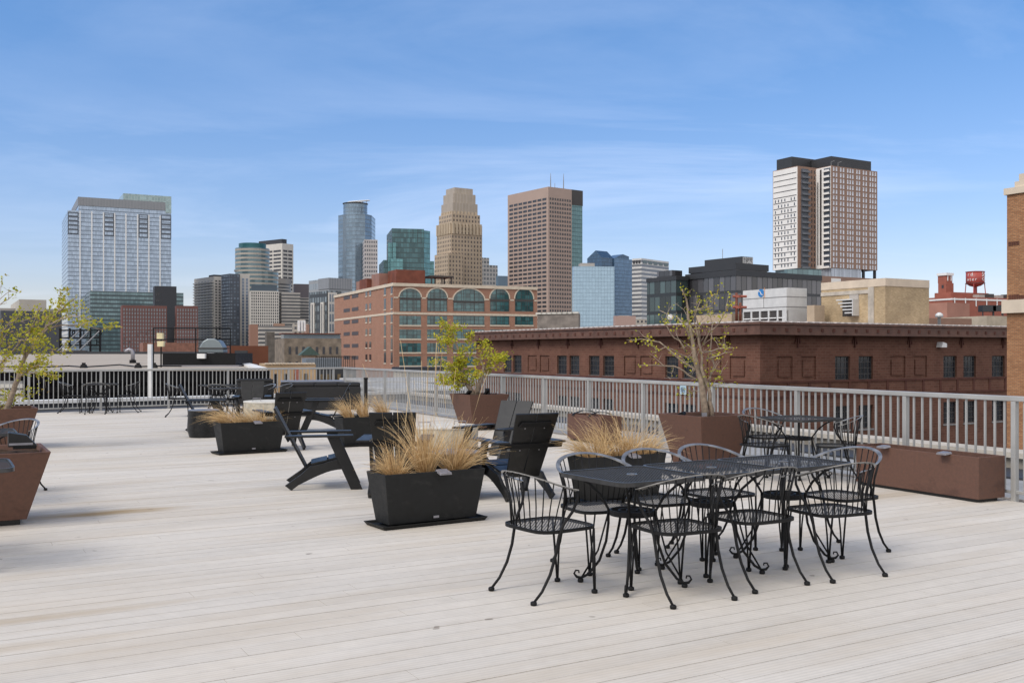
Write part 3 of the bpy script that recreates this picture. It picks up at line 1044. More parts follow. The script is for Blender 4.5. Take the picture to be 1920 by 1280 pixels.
grass(P2, 0.33, 0.0, 150, 0.27, 0.7, (0.2, 0, 0), 'low dry grass clump at the right end of the mid deck planter', 6, 0, 0.09, droop=1.2)
grass(P3, -0.30, 0.0, 230, 0.42, 0.5, (-0.35, 0, 0), 'dry grass tuft leaning left in the planter before the sofa', 7, 0, 0.055, droop=1.0)
grass(P3, -0.03, 0.02, 190, 0.42, 0.4, (-0.2, 0, 0), 'narrow dry grass tuft in the middle of the planter before the sofa', 8, 0, 0.05, droop=0.9)
grass(P3, 0.32, 0.0, 230, 0.46, 0.45, (-0.3, 0, 0), 'dry grass tuft at the right end of the planter before the sofa', 9, 1, 0.055, droop=0.9)
grass(P4, -0.28, 0.0, 280, 0.46, 0.9, (-0.35, 0, 0), 'dry grass clump at the left end of the planter behind the tables', 10, 0, 0.10, droop=1.3)
grass(P4, 0.02, 0.0, 330, 0.50, 0.8, (-0.2, 0, 0), 'dry grass clump in the middle of the planter behind the tables', 11, 0, 0.11, droop=1.2)
grass(P4, 0.30, 0.0, 280, 0.46, 0.9, (0.2, 0, 0), 'dry grass clump at the right end of the planter behind the tables', 12, 0, 0.10, droop=1.3)

def brown_square(x, y, rz, label, top=0.95, bot=0.62, h=0.64):
    root = empty('brown_planter', (x, y, 0), math.radians(rz))
    tag(root, label, 'planter', 'large tapered brown tree planters')
    MB().box(-bot*0.42, bot*0.42, -bot*0.42, bot*0.42, 0.0, 0.052).build('plinth', M['black_board'], root)
    hull, soil = hollow(bot, bot, top, top, 0.05, h, 0.03, 0.05)
    hull.build('hull', M['brown_planter'], root, bevel=0.005)
    soil.build('soil', M['soil'], root)
    return root
s30, c30 = math.sin(ANG), math.cos(ANG)
def from_corner(cx, cy, top):
    """centre of a planter whose nearest top corner is at cx, cy"""
    return cx + (c30 - s30) * top/2, cy + (s30 + c30) * top/2
B1 = brown_square(*from_corner(-0.81, 19.18, 0.875), 30, 'tapered brown planter holding the leafy yellow-green shrub tree', 0.875, 0.57, 0.70)
B2 = brown_square(*from_corner(2.34, 12.42, 0.855), 30, 'tapered brown planter holding the thin bare-branched tree by the bistro table', 0.855, 0.56, 0.72)
B5 = brown_square(-4.70, 8.95, 30, 'tapered brown planter cut by the left edge, with a black lamp on its rim', 0.98, 0.62, 0.65)
B6 = brown_square(-8.10, 15.95, 30, 'tapered brown planter at the left edge holding the leaning tree', 0.95)
def trough(cx, cy, length, label, lights):
    """front corner at cx, cy; runs along the long railing away from the camera"""
    w, h = 0.40, 0.46
    rz = math.atan2(RD.y, RD.x)
    ex, ey = RD.x, RD.y
    x = cx - ex * length/2 + RM.x * w/2
    y = cy - ey * length/2 + RM.y * w/2
    root = empty('brown_trough', (x, y, 0), rz)
    tag(root, label, 'planter', 'long brown troughs along the railing')
    MB().box(-length/2 + 0.05, length/2 - 0.05, -w/2 + 0.03, w/2 - 0.05, 0.0, 0.034).build('plinth', M['black_board'], root)
    hull, soil = hollow(length, w, length, w, 0.034, h, 0.022, 0.09)
    hull.build('hull', M['brown_planter'], root, bevel=0.004)
    soil.build('soil', M['soil'], root)
    sgn = -1
    for lx in lights:
        clip_light(root, lx, sgn * (w/2 + 0.01), h + 0.002, 0, -0.12 * sgn)
    return root
trough(4.70, 10.10, 1.62, 'long brown metal trough with two clip lights along the railing, nearest the camera', (0.42, -0.38))
B3 = trough(1.46, 16.40, 1.10, 'short brown metal trough farther along the railing with black straps on it', ())
def loose(name, mb, mat, label, cat, loc=(0, 0, 0), rz=0.0, group=None, bevel=0.0, smooth=False):
    o = mb.build(name, mat, None, smooth, bevel)
    o.location = loc
    o.rotation_euler = (0, 0, rz)
    tag(o, label, cat, group)
    return o
b3x, b3y = B3.location.x, B3.location.y
for q, (o_, lab) in enumerate(((-0.28, 'black webbing strap looped over the left of the short brown trough'), (0.22, 'black webbing strap lying over the middle of the short brown trough'))):
    mb = MB()
    pts = [(-0.05 + q*0.03, -0.23, -0.02), (-0.04, -0.19, 0.012), (0.0, -0.05, 0.06), (0.05, 0.08, 0.05), (0.03, 0.19, 0.012)]
    sweep_band(mb, pts, [Vector((1, 0, 0))]*5, 0.06, 0.008)
    o = loose('strap', mb, M['iron'], lab, 'strap', (b3x + RD.x*o_, b3y + RD.y*o_, 0.462), B3.rotation_euler.z, 'straps on the brown trough')
# black lamp on the rim of the left planter, cables and tags in the tree planters
lx, ly = GP(38, 838, 0.66)
root = empty('rim_lamp', (lx, ly, 0.65), math.radians(28))
tag(root, 'black boxy garden lamp lying on the rim of the left brown planter', 'lamp')
MB().box(-0.06, 0.13, -0.09, 0.09, 0.0, 0.02).build('bracket', M['iron'], root, bevel=0.003)
MB().prism([(-0.10, 0.0), (0.14, 0.0), (0.05, 0.10), (-0.10, 0.13)], -0.085, 0.085, Matrix.Translation((0, 0, 0.021))).build('housing', M['black_board'], root, bevel=0.004)
MB().box(-0.095, 0.10, -0.088, -0.0855, 0.035, 0.055).build('trim_strip', M['silver'], root)
def lamps_in(B, items, grp):
    for (lx, ly, rz, tilt, lab) in items:
        root = empty('spot_lamp', Matrix.Translation(B.location) @ Matrix.Rotation(B.rotation_euler.z, 4, 'Z') @ Vector((lx, ly, 0.66)), B.rotation_euler.z + rz)
        tag(root, lab, 'lamp', grp)
        Mx = Matrix.Rotation(tilt, 4, 'X')
        MB().box(-0.045, 0.045, -0.02, 0.02, 0.0, 0.17, Mx).build('lamp_body', M['iron'], root, bevel=0.004)
        MB().box(-0.01, 0.01, -0.01, 0.01, -0.03, 0.02).build('spike', M['iron'], root)
lamps_in(B1, ((-0.32, -0.05, 0.2, 0.9, 'black spot lamp leaning at the left rim of the shrub planter'), (-0.05, -0.30, 0.5, 0.6, 'black spot lamp at the stem foot of the shrub planter'),
              (0.02, -0.33, -0.3, -0.5, 'black spot lamp tipped forwards over the shrub planter rim')), 'spot lamps in the shrub planter')
lamps_in(B2, ((-0.30, 0.25, 0.4, 1.1, 'black spot lamp lying left of the thin tree'), (0.25, 0.3, 0.0, 0.3, 'black spot lamp right of the thin tree')), 'spot lamps in the thin tree planter')
p = Matrix.Translation(B2.location) @ Matrix.Rotation(B2.rotation_euler.z, 4, 'Z') @ Vector((-0.27, -0.31, 0.67))
loose('plant_tag', MB().box(-0.035, 0.035, -0.004, 0.004, 0.0, 0.09), M['silver'], 'small grey plant tag standing before the thin tree', 'tag', p, 0.3)
p = Matrix.Translation(B1.location) @ Matrix.Rotation(B1.rotation_euler.z, 4, 'Z') @ Vector((0.26, -0.1, 0.655))
mb = MB(); mb.tube([(-0.1, 0, 0), (-0.05, 0.02, 0.06), (0.03, 0.0, 0.05), (0.08, -0.03, 0.08), (0.1, -0.05, 0.02)], 0.008, 6)
loose('hose', mb, M['silver'], 'loop of pale hose in the shrub planter', 'hose', p, 0, None, 0, True)

# ------------------------------------------------------------------ sofas behind, covered table, post, sign
def sofa(loc, rz, length, label, back=0.78):
    root = empty('outdoor_sofa', loc, math.radians(rz))
    tag(root, label, 'sofa', 'dark outdoor sofas')
    MB().box(0, length, 0.0, 0.80, 0.16, 0.36).build('base', M['wicker'], root, bevel=0.01)
    MB().box(0, length, -0.02, 0.10, 0.361, back - 0.10).build('backrest', M['wicker'], root, bevel=0.015)
    n = 3 if length > 1.2 else 1
    for q in range(n):
        a, b = length*q/n + 0.012, length*(q + 1)/n - 0.012
        MB().box(a, b, 0.12, 0.30, 0.45, back).build('back_cushion', M['cushion'], root, bevel=0.05)
        MB().box(a, b, 0.13, 0.79, 0.362, 0.448).build('seat_cushion', M['cushion'], root, bevel=0.03)
    for q in range(n):
        a, b = length*q/n + 0.006, length*(q + 1)/n - 0.006
        MB().box(a, b, -0.01, 0.119, back - 0.098, back - 0.01).build('cushion_roll', M['cushion'], root, bevel=0.03)
    for x in (0.06, length - 0.06):
        for y in (0.06, 0.74):
            MB().box(x - 0.03, x + 0.03, y - 0.03, y + 0.03, 0.0, 0.159).build('leg', M['wicker'], root)
    return root
sofa((-5.20, 23.6, 0), 8, 1.62, 'long dark three cushion sofa seen from behind by the far corner', 0.80)
sofa((-7.2, 26.2, 0), 20, 0.95, 'dark sofa section seen from behind, before the far railing', 0.82)
root = empty('covered_table', (-5.3, 26.6, 0), math.radians(14))
tag(root, 'low table under a grey cover in the far corner', 'table')
MB().frustum(1.75, 1.0, 1.62, 0.92, 0.0, 0.73).build('cover_skirt', M['wicker'], root, bevel=0.04)
MB().box(-0.82, 0.82, -0.47, 0.47, 0.732, 0.77).build('cover_top', M['grey_cover_lit_top'], root, bevel=0.02)
x, y = GP(686, 785)
root = empty('bollard_light', (x, y, 0))
tag(root, 'slim black bollard post before the far corner of the railing', 'bollard')
MB().box(-0.035, 0.035, -0.035, 0.035, 0.0, 0.9).build('shaft', M['iron'], root, bevel=0.004)
MB().box(-0.045, 0.045, -0.045, 0.045, 0.901, 0.94).build('cap', M['iron'], root, bevel=0.004)
x, y = GP(1239, 858)
root = empty('stub_post', (x, y, 0))
tag(root, 'short grey stub post between the grass and the brown tree planter', 'post')
MB().box(-0.03, 0.03, -0.03, 0.03, 0.0, 0.62).build('shaft', M['alu'], root, bevel=0.004)
MB().box(-0.035, 0.035, -0.035, 0.035, 0.621, 0.635).build('cap', M['alu'], root)

def on_rail(px):
    t = (px - 960.0) / F
    s = (t * CORN.y - CORN.x) / (RD.x - t * RD.y)
    return CORN + RD * s, s
p, s = on_rail(1285)
n_in = -RM
root = empty('railing_sign', (p.x + n_in.x*0.04, p.y + n_in.y*0.04, 0.93), math.atan2(RD.y, RD.x))
tag(root, 'small pale blue notice hanging on the top rail behind the thin tree', 'sign')
MB().box(-0.075, 0.075, -0.004, 0.004, -0.045, 0.085).build('plate', plain('pale_blue_sign', (0.36, 0.50, 0.58), 0.5), root)
mb = MB()
for q, (w, z) in enumerate(((0.10, 0.055), (0.12, 0.035), (0.09, 0.018), (0.11, 0.0), (0.08, -0.02))):
    mb.box(-w/2, w/2, -0.0075, -0.0045, z - 0.004, z + 0.005)
mb.build('notice_lines', plain('sign_ink', (0.03, 0.06, 0.12), 0.6), root)

# ------------------------------------------------------------------ small trees in the planters
def tree(planter, D, ox, oy, sc, branches, label, seed, nleaf, leaf_size, leafmat_, twigs=6, twig_len=0.25, spread=0.45, cat='tree', leaf_from=0.25, root_h=0.58):
    """branches: (points in a zoomed view, start radius, end radius, leafiness, twig density)"""
    R = random.Random(seed)
    loc = Vector((planter.location.x, planter.location.y, root_h))
    root = empty('young_tree', loc)
    tag(root, label, cat)
    wood, tw, lv = MB(), MB(), MB()
    def P(zx, zy, dy):
        px, py = ox + zx / sc, oy + zy / sc
        Y = D + dy
        x, z = XZ(px, py, Y)
        return Vector((x, Y, z)) - loc
    def leaves(p, d, n):
        for q in range(n):
            a = Vector((R.gauss(0, 1), R.gauss(0, 1), R.gauss(0, 0.8)))
            o = p + a * leaf_size * 0.75
            dr = (Vector((R.gauss(0, 1), R.gauss(0, 1), R.gauss(0.2, 0.7))) + d * 0.4).normalized()
            sd = dr.cross(Vector((R.gauss(0, 1), R.gauss(0, 1), R.gauss(0, 1)))).normalized()
            up = dr.cross(sd)
            L = leaf_size * R.uniform(0.6, 1.25)
            W = L * 0.36
            lv.add([o, o + dr*L*0.5 + sd*W + up*L*0.10, o + dr*L, o + dr*L*0.5 - sd*W + up*L*0.10], [(0, 1, 2), (0, 2, 3)])
    def twig(p, d, L, r, leafy, depth):
        pts = [p]
        k = 4
        for s in range(k):
            d = (d + Vector((R.gauss(0, .22), R.gauss(0, .22), R.gauss(0.05, .2)))).normalized()
            pts.append(pts[-1] + d * L / k)
        tw.tube(pts, [r * (1 - 0.75*s/k) for s in range(k + 1)], 4)
        for s in range(1, k + 1):
            if R.random() < leafy:
                leaves(pts[s], d, max(1, int(nleaf * R.uniform(0.5, 1.4))))
            if depth > 0 and R.random() < 0.45:
                dd = (d + Vector((R.gauss(0, .9), R.gauss(0, .9), R.gauss(0.2, .6)))).normalized()
                twig(pts[s], dd, L * R.uniform(.35, .7), r * .6, leafy, depth - 1)
    for (pl, ra, rb, leafy, dens) in branches:
        n = len(pl)
        slope = R.uniform(-spread, spread)
        trunk = ra >= 0.03
        base_dy = 0.0 if trunk else R.uniform(-0.05, 0.05)
        pts = []
        for i, (zx, zy) in enumerate(pl):
            t = i / (n - 1)
            pts.append(P(zx, zy, base_dy + slope * t * (0.3 if trunk else 1.0)))
        # finer, slightly crooked
        fine = []
        for a, b in zip(pts[:-1], pts[1:]):
            kk = max(2, int((b - a).length / 0.10))
            for q in range(kk):
                j = Vector((R.gauss(0, .006), R.gauss(0, .01), R.gauss(0, .006)))
                fine.append(a.lerp(b, q / kk) + (j if fine else Vector((0, 0, 0))))
        fine.append(pts[-1])
        m = len(fine)
        (wood if ra >= 0.012 else tw).tube(fine, [ra + (rb - ra) * q / (m - 1) for q in range(m)], 6)
        total = sum((b - a).length for a, b in zip(fine[:-1], fine[1:]))
        for q in range(int(total * twigs * dens)):
            f = R.uniform(leaf_from if trunk else 0.12, 1.0)
            i = min(m - 2, int(f * (m - 1)))
            d = (fine[i + 1] - fine[i]).normalized()
            dd = (d * 0.8 + Vector((R.gauss(0, .8), R.gauss(0, .8), R.gauss(0.25, .6)))).normalized()
            twig(fine[i], dd, twig_len * R.uniform(0.4, 1.2), 0.005, leafy, 1)
        if leafy > 0:
            for q in range(3):
                leaves(fine[-1 - q % m], (fine[-1] - fine[-2]).normalized(), nleaf)
    wood.build('trunk', M['bark'], root, True)
    tw.build('branches', M['twig'], root, True)
    lv.build('crown', leafmat_, root)
    return root
tree(B2, 12.95, 1160, 520, 4.573, [
    ([(745, 1200), (735, 1050), (700, 880), (655, 700), (610, 420), (575, 200), (540, 100)], 0.050, 0.006, 0.25, 0.9),
    ([(800, 1200), (790, 1000), (762, 930), (715, 800), (720, 700), (690, 560), (640, 350), (700, 200)], 0.031, 0.005, 0.2, 0.8),
    ([(690, 890), (640, 860), (560, 800), (470, 760), (300, 752), (170, 755)], 0.016, 0.004, 0.18, 0.5),
    ([(655, 800), (600, 760), (470, 660), (350, 550), (200, 530), (80, 552)], 0.017, 0.004, 0.25, 0.6),
    ([(575, 640), (520, 540), (440, 480), (390, 390), (365, 330)], 0.013, 0.004, 0.25, 0.7),
    ([(660, 720), (520, 650), (400, 600), (290, 650)], 0.012, 0.004, 0.75, 1.0),
    ([(700, 640), (690, 480), (660, 300), (690, 200)], 0.012, 0.003, 0.1, 0.6),
    ([(720, 580), (790, 470), (850, 420), (900, 330), (930, 250)], 0.012, 0.003, 0.55, 0.9),
    ([(750, 700), (850, 660), (970, 640)], 0.010, 0.003, 0.5, 0.8),
    ([(740, 640), (860, 610), (980, 600)], 0.010, 0.003, 0.5, 0.8),
    ([(770, 930), (820, 760), (790, 620), (800, 400), (755, 200)], 0.012, 0.003, 0.5, 0.9),
    ([(800, 920), (840, 870), (870, 858)], 0.007, 0.003, 0.7, 0.9),
    ([(765, 935), (860, 915), (985, 903)], 0.007, 0.003, 0.6, 0.8),
    ([(610, 420), (500, 340), (350, 282)], 0.009, 0.003, 0.08, 0.6),
    ([(720, 1000), (640, 965), (620, 1020)], 0.007, 0.003, 0.7, 0.9),
    ([(640, 560), (600, 480), (590, 380)], 0.008, 0.003, 0.7, 1.0),
    ([(600, 300), (640, 290), (800, 240), (830, 180)], 0.008, 0.003, 0.55, 0.8)],
    'thin tree with mostly bare branches and few yellow-green leaves, beside the bistro table', 21, 3, 0.036, M['leaf'], 7.5, 0.26, 0.5)
tree(B6, 15.95, 0, 560, 5.333, [
    ([(0, 1290), (60, 1120), (110, 980), (180, 800), (240, 600), (320, 490), (400, 380), (470, 270), (560, 150), (680, 60), (760, -10)], 0.058, 0.006, 0.55, 0.7),
    ([(400, 380), (470, 300), (620, 260), (880, 265), (1020, 310), (1110, 285)], 0.016, 0.004, 0.75, 1.1),
    ([(240, 600), (250, 430), (330, 250), (385, 90)], 0.016, 0.004, 0.55, 0.9),
    ([(0, 660), (150, 500), (250, 350), (420, 200), (590, 150)], 0.016, 0.004, 0.65, 1.1),
    ([(-60, 620), (0, 470), (90, 300), (190, 150)], 0.016, 0.004, 0.65, 1.0),
    ([(320, 490), (420, 480), (540, 520), (640, 540)], 0.012, 0.004, 0.8, 1.2),
    ([(180, 800), (280, 700), (380, 660), (580, 670)], 0.012, 0.004, 0.8, 1.2),
    ([(190, 760), (330, 740), (590, 770)], 0.009, 0.003, 0.55, 1.0),
    ([(470, 270), (700, 170), (900, 190), (1000, 230)], 0.011, 0.004, 0.75, 1.1),
    ([(-120, 560), (0, 380), (110, 220), (250, 240)], 0.012, 0.004, 0.7, 1.1),
    ([(-200, 300), (0, 60), (80, 0), (130, -40)], 0.010, 0.004, 0.05, 0.7),
    ([(-260, 200), (-60, 60), (60, -60), (190, -80)], 0.011, 0.003, 0.08, 0.4),
    ([(-150, 100), (0, -60), (30, -215)], 0.008, 0.003, 0.05, 0.4),
    ([(100, 980), (20, 900), (-60, 870)], 0.010, 0.004, 0.6, 0.9),
    ([(60, 1120), (120, 1030), (180, 990)], 0.008, 0.003, 0.7, 1.0),
    ([(560, 150), (620, 60), (600, -20)], 0.007, 0.003, 0.75, 1.0),
    ([(-40, 1180), (10, 1040), (60, 960)], 0.009, 0.003, 0.5, 0.9),
    ([(150, 500), (190, 420), (300, 400), (420, 430)], 0.009, 0.003, 0.75, 1.2),
    ([(-60, 760), (40, 700), (150, 700)], 0.009, 0.003, 0.8, 1.2)],
    'leaning tree at the left edge with spreading leafy branches in front of the far railing', 22, 4, 0.054, M['leaf_olive'], 6.0, 0.34, 0.6)
tree(B1, 19.75, 800, 600, 6.4, [
    ([(555, 900), (520, 820), (470, 750), (430, 650), (420, 520), (400, 400), (350, 270), (290, 200), (250, 120)], 0.050, 0.008, 0.8, 1.0),
    ([(595, 900), (620, 790), (660, 700), (690, 560), (640, 470), (560, 440)], 0.055, 0.012, 0.7, 0.8),
    ([(690, 560), (760, 510), (850, 470), (950, 420)], 0.022, 0.006, 0.9, 1.4),
    ([(670, 600), (760, 570), (860, 580), (930, 540)], 0.018, 0.006, 0.9, 1.3),
    ([(640, 470), (700, 430), (820, 430)], 0.015, 0.005, 0.9, 1.2),
    ([(470, 750), (380, 730), (260, 740), (180, 740)], 0.020, 0.006, 0.9, 1.5),
    ([(430, 650), (330, 620), (220, 660), (160, 680)], 0.018, 0.006, 0.9, 1.5),
    ([(430, 640), (340, 560), (240, 480), (180, 470), (90, 520)], 0.018, 0.005, 0.85, 1.2),
    ([(400, 400), (300, 330), (200, 330), (165, 310)], 0.016, 0.005, 0.9, 1.3),
    ([(420, 500), (480, 400), (500, 290), (560, 250)], 0.016, 0.005, 0.85, 1.2),
    ([(420, 520), (520, 400), (600, 340), (665, 310)], 0.014, 0.004, 0.6, 1.0),
    ([(290, 200), (200, 170), (120, 180), (80, 200)], 0.012, 0.004, 0.9, 1.2),
    ([(350, 270), (330, 160), (280, 105)], 0.010, 0.004, 0.9, 1.2),
    ([(500, 790), (400, 780), (320, 800)], 0.014, 0.005, 0.9, 1.4),
    ([(610, 800), (640, 720), (600, 650), (560, 620)], 0.014, 0.005, 0.8, 1.3),
    ([(560, 860), (480, 700), (520, 600)], 0.014, 0.005, 0.75, 1.3),
    ([(430, 560), (300, 560), (230, 600)], 0.012, 0.005, 0.9, 1.4),
    ([(660, 700), (700, 660), (720, 640)], 0.012, 0.005, 0.7, 1.0)],
    'leafy yellow-green shrub tree growing in the brown planter at the railing', 23, 6, 0.054, M['leaf'], 6.0, 0.26, 0.45)

# ------------------------------------------------------------------ ground of the city
def citymat():
    m, t = newmat('city_ground')
    k = NT(t)
    n = k.noise(k.obj(), 0.02, 5)
    c = k.mix(k.rng(n, 0.35, 0.65), (0.055, 0.055, 0.058), (0.12, 0.115, 0.10))
    k.out(k.pbr(c, 0.9))
    return m
tag(MB().add([(-6000, -3000, GROUND), (6000, -3000, GROUND), (6000, 9000, GROUND), (-6000, 9000, GROUND)], [(0, 1, 2, 3)]).build('ground', citymat()), kind='structure')

# ------------------------------------------------------------------ buildings
def text_mesh(name, bodies, mat, parent):
    """flat letters as one real mesh; bodies = (text, size, matrix)"""
    out = MB()
    for body, size, Mx in bodies:
        cu = bpy.data.curves.new('text', 'FONT')
        cu.body = body; cu.size = size; cu.extrude = 0.03; cu.align_x = 'CENTER'; cu.resolution_u = 3
        o = bpy.data.objects.new('text', cu)
        C.objects.link(o)
        bpy.context.view_layer.update()
        me = bpy.data.meshes.new_from_object(o.evaluated_get(bpy.context.evaluated_depsgraph_get()))
        out.add([Mx @ v.co for v in me.vertices], [tuple(f.vertices) for f in me.polygons])
        bpy.data.objects.remove(o); bpy.data.curves.remove(cu); bpy.data.meshes.remove(me)
    return out.build(name, mat, parent)
class Bld:
    """corner nearest the camera at pixel pxc, distance D; local x runs along the right face, local y along the left face"""
    def __init__(s, name, label, cat, D, pxc, pyc, pxr=None, pxl=None, theta=30.0, zb=GROUND, wr=None, wl=None, group=None):
        s.D, s.th = D, math.radians(theta)
        if pxl is not None and pxl < pxc:
            s.th = max(s.th, math.atan((960.0 - pxl) / F) + math.radians(3.0))
        s.X, s.top = XZ(pxc, pyc, D)
        s.zb = zb
        s.r = (math.cos(s.th), math.sin(s.th))
        s.l = (-math.sin(s.th), math.cos(s.th))
        s.wr = wr if wr is not None else s.along('r', pxr)
        s.wl = wl if wl is not None else s.along('l', pxl)
        s.h = s.top - zb
        s.root = empty(name, (s.X, D, zb), s.th)
        tag(s.root, label, cat, group)
    def along(s, f, px, ofs=0.0):
        d = s.r if f == 'r' else s.l
        t = (px - 960.0) / F
        return (t * s.D - s.X) / (d[0] - t * d[1])
    def z(s, py, f='r', sdist=0.0):
        """height above the building's base at a pixel row, sdist along a face"""
        d = s.r if f == 'r' else s.l
        return H - (py - HY) / F * (s.D + sdist * d[1]) - s.zb
    def body(s, mat, name='wall', x0=0.0, x1=None, y0=0.0, y1=None, z0=0.0, z1=None, bevel=0):
        x1 = s.wr if x1 is None else x1
        y1 = s.wl if y1 is None else y1
        z1 = s.h if z1 is None else z1
        return MB().box(x0, x1, y0, y1, z0, z1).build(name, mat, s.root, bevel=bevel)
    def windows(s, f, s0, s1, n, z0, z1, m, wf, hf, mat, name='window', proud=0.12, limit=100, skip=None, parent=None, base=0.0):
        """n by m windows on a face: the first ones as parts, the rest as one part"""
        bay, st = (s1 - s0) / n, (z1 - z0) / m
        w, h = bay * wf, st * hf
        first, rest, cnt = None, MB(), 0
        for j in reversed(range(m)):
            for i in range(n):
                if skip and skip(i, j):
                    continue
                a = s0 + (i + 0.5) * bay
                c = z0 + (j + 0.5) * st
                if cnt < limit:
                    if first is None:
                        if f == 'r':
                            first = MB().box(-w/2, w/2, -proud, 0.02, -h/2, h/2).build(name, mat, parent or s.root)
                        else:
                            first = MB().box(-proud, 0.02, -w/2, w/2, -h/2, h/2).build(name, mat, parent or s.root)
                        o = first
                    else:
                        o = first.copy(); C.objects.link(o); o.parent = parent or s.root
                    o.location = (a, base, c) if f == 'r' else (base, a, c)
                elif f == 'r':
                    rest.box(a - w/2, a + w/2, base - proud, base + 0.02, c - h/2, c + h/2)
                else:
                    rest.box(base - proud, base + 0.02, a - w/2, a + w/2, c - h/2, c + h/2)
                cnt += 1
        if rest.v:
            tag(rest.build(name + 's', mat, parent or s.root), kind='stuff')
    def band(s, z0, z1, mat, name, proud=0.15, x0=None, x1=None, faces='rl'):
        mb = MB()
        p = proud
        if 'r' in faces:
            mb.box(-p if 'l' in faces else 0, s.wr, -p, 0.0 - 0.001, z0, z1)
        if 'l' in faces:
            mb.box(-p, -0.001, 0.0, s.wl, z0, z1)
        return mb.build(name, mat, s.root)

def wall_open(mb, f, L, z0, z1, ops, depth, base=0.0):
    """a wall face with real openings: ops = (s0, s1, zlow, zhigh)"""
    xs = sorted({0.0, L} | {o[0] for o in ops} | {o[1] for o in ops})
    zs_ = sorted({z0, z1} | {o[2] for o in ops} | {o[3] for o in ops})
    def pt(a, d, z):
        return (a, base + d, z) if f == 'r' else (base + d, a, z)
    for i in range(len(xs) - 1):
        for j in range(len(zs_) - 1):
            cx, cz = (xs[i] + xs[i+1]) / 2, (zs_[j] + zs_[j+1]) / 2
            if any(o[0] < cx < o[1] and o[2] < cz < o[3] for o in ops):
                continue
            q = [pt(xs[i], 0, zs_[j]), pt(xs[i+1], 0, zs_[j]), pt(xs[i+1], 0, zs_[j+1]), pt(xs[i], 0, zs_[j+1])]
            mb.add(q, [(0, 1, 2, 3)] if f == 'r' else [(3, 2, 1, 0)])
    for (a, b, c, d) in ops:
        for (p, q) in (((a, c), (b, c)), ((b, c), (b, d)), ((b, d), (a, d)), ((a, d), (a, c))):
            mb.add([pt(p[0], 0, p[1]), pt(q[0], 0, q[1]), pt(q[0], depth, q[1]), pt(p[0], depth, p[1])], [(0, 1, 2, 3), ])
    return mb
def sash(b, f, a0, a1, z0, z1, depth, cols, rows, mframe, mpane, name='window', fr=0.07, mun=0.035, sill=None, base=0.0):
    """one window: a frame with glazing bars, its pane and its sill as sub-parts"""
    w, h = a1 - a0, z1 - z0
    T = Matrix.Translation((a0, base + depth, z0)) if f == 'r' else Matrix.Translation((base + depth, a0, z0)) @ Matrix(((0, 1, 0, 0), (1, 0, 0, 0), (0, 0, 1, 0), (0, 0, 0, 1)))
    mb = MB()
    d0, d1 = -0.06, 0.0
    mb.box(0.002, fr, d0, d1, 0.002, h - 0.002, T); mb.box(w - fr, w - 0.002, d0, d1, 0.002, h - 0.002, T)
    mb.box(fr, w - fr, d0, d1, 0.002, fr, T); mb.box(fr, w - fr, d0, d1, h - fr, h - 0.002, T)
    for q in range(1, cols):
        x = w * q / cols
        mb.box(x - mun/2, x + mun/2, d0 + 0.012, d1, fr, h - fr, T)
    for q in range(1, rows):
        z = h * q / rows
        mb.box(fr, w - fr, d0 + 0.016, d1, z - mun/2, z + mun/2, T)
    o = mb.build(name, mframe, b.root)
    MB().box(fr, w - fr, -0.022, -0.015, fr, h - fr, T).build('pane', mpane, o)
    if sill:
        MB().box(-0.06, w + 0.06, -depth - 0.07, 0.0, -0.14, -0.003, T).build('sill', sill, o)
    return o

M['brick_brown'] = brick('brown_brick_wall', (0.120, 0.053, 0.036), (0.153, 0.072, 0.049), (0.155, 0.086, 0.062), 0.62, 0.24, 0.024, 0.24)
M['brick_dark'] = plain('brown_brick_trim', (0.10, 0.043, 0.033), 0.85, 0, 0.25, 1.2, 0.2, 0.3, 20)
M['brick_red'] = brick('red_brick_wall', (0.30, 0.142, 0.094), (0.355, 0.172, 0.115), (0.36, 0.235, 0.17), 0.9, 0.33, 0.05, 0.08)
M['brick_orange'] = brick('orange_brick_wall', (0.30, 0.135, 0.062), (0.42, 0.215, 0.105), (0.21, 0.135, 0.085), 0.24, 0.085, 0.013, 0.16)
M['brick_tan'] = brick('tan_brick_wall', (0.42, 0.31, 0.175), (0.52, 0.40, 0.245), (0.36, 0.29, 0.20), 0.30, 0.10, 0.016, 0.28)
M['cream_trim'] = plain('cream_stone_trim', (0.60, 0.51, 0.40), 0.8, 0, 0.1, 1)
M['cornice'] = plain('brown_metal_cornice', (0.125, 0.066, 0.049), 0.6, 0, 0.25, 1.5, 0.3)
M['tile_roof'] = plain('pale_ridge_tile', (0.55, 0.52, 0.5), 0.6, 0, 0.2, 3)

# --- the long brown brick building across the street
bb = Bld('brown_brick_building', 'long dark brown brick building with heavy cornice right across the railing', 'building', 80.0, 1425, 627, pxr=1960, pxl=893, theta=30.5)
bb.h = bb.z(627)
WR, WL = bb.wr, bb.wl
ops_l, ops_r, nl, nr = [], [], [], []
def lspan(a, b):
    x, y = bb.along('l', b), bb.along('l', a)
    return min(x, y), max(x, y)
zt_, zb_ = bb.z(667.5, 'l', bb.along('l', 1260)), bb.z(708.5, 'l', bb.along('l', 1260))
z2t, z2b = zt_ - 4.2, zb_ - 4.2
for a, b in ((946, 957), (964, 976), (1046, 1061), (1069, 1085), (1106, 1122), (1132, 1150), (1248, 1271), (1281, 1303)):
    s0, s1 = lspan(a, b)
    mid, hw = (s0 + s1)/2, 0.90
    ops_l.append((mid - hw, mid + hw, zb_, zt_))
    ops_l.append((mid - hw, mid + hw, z2b, z2t))
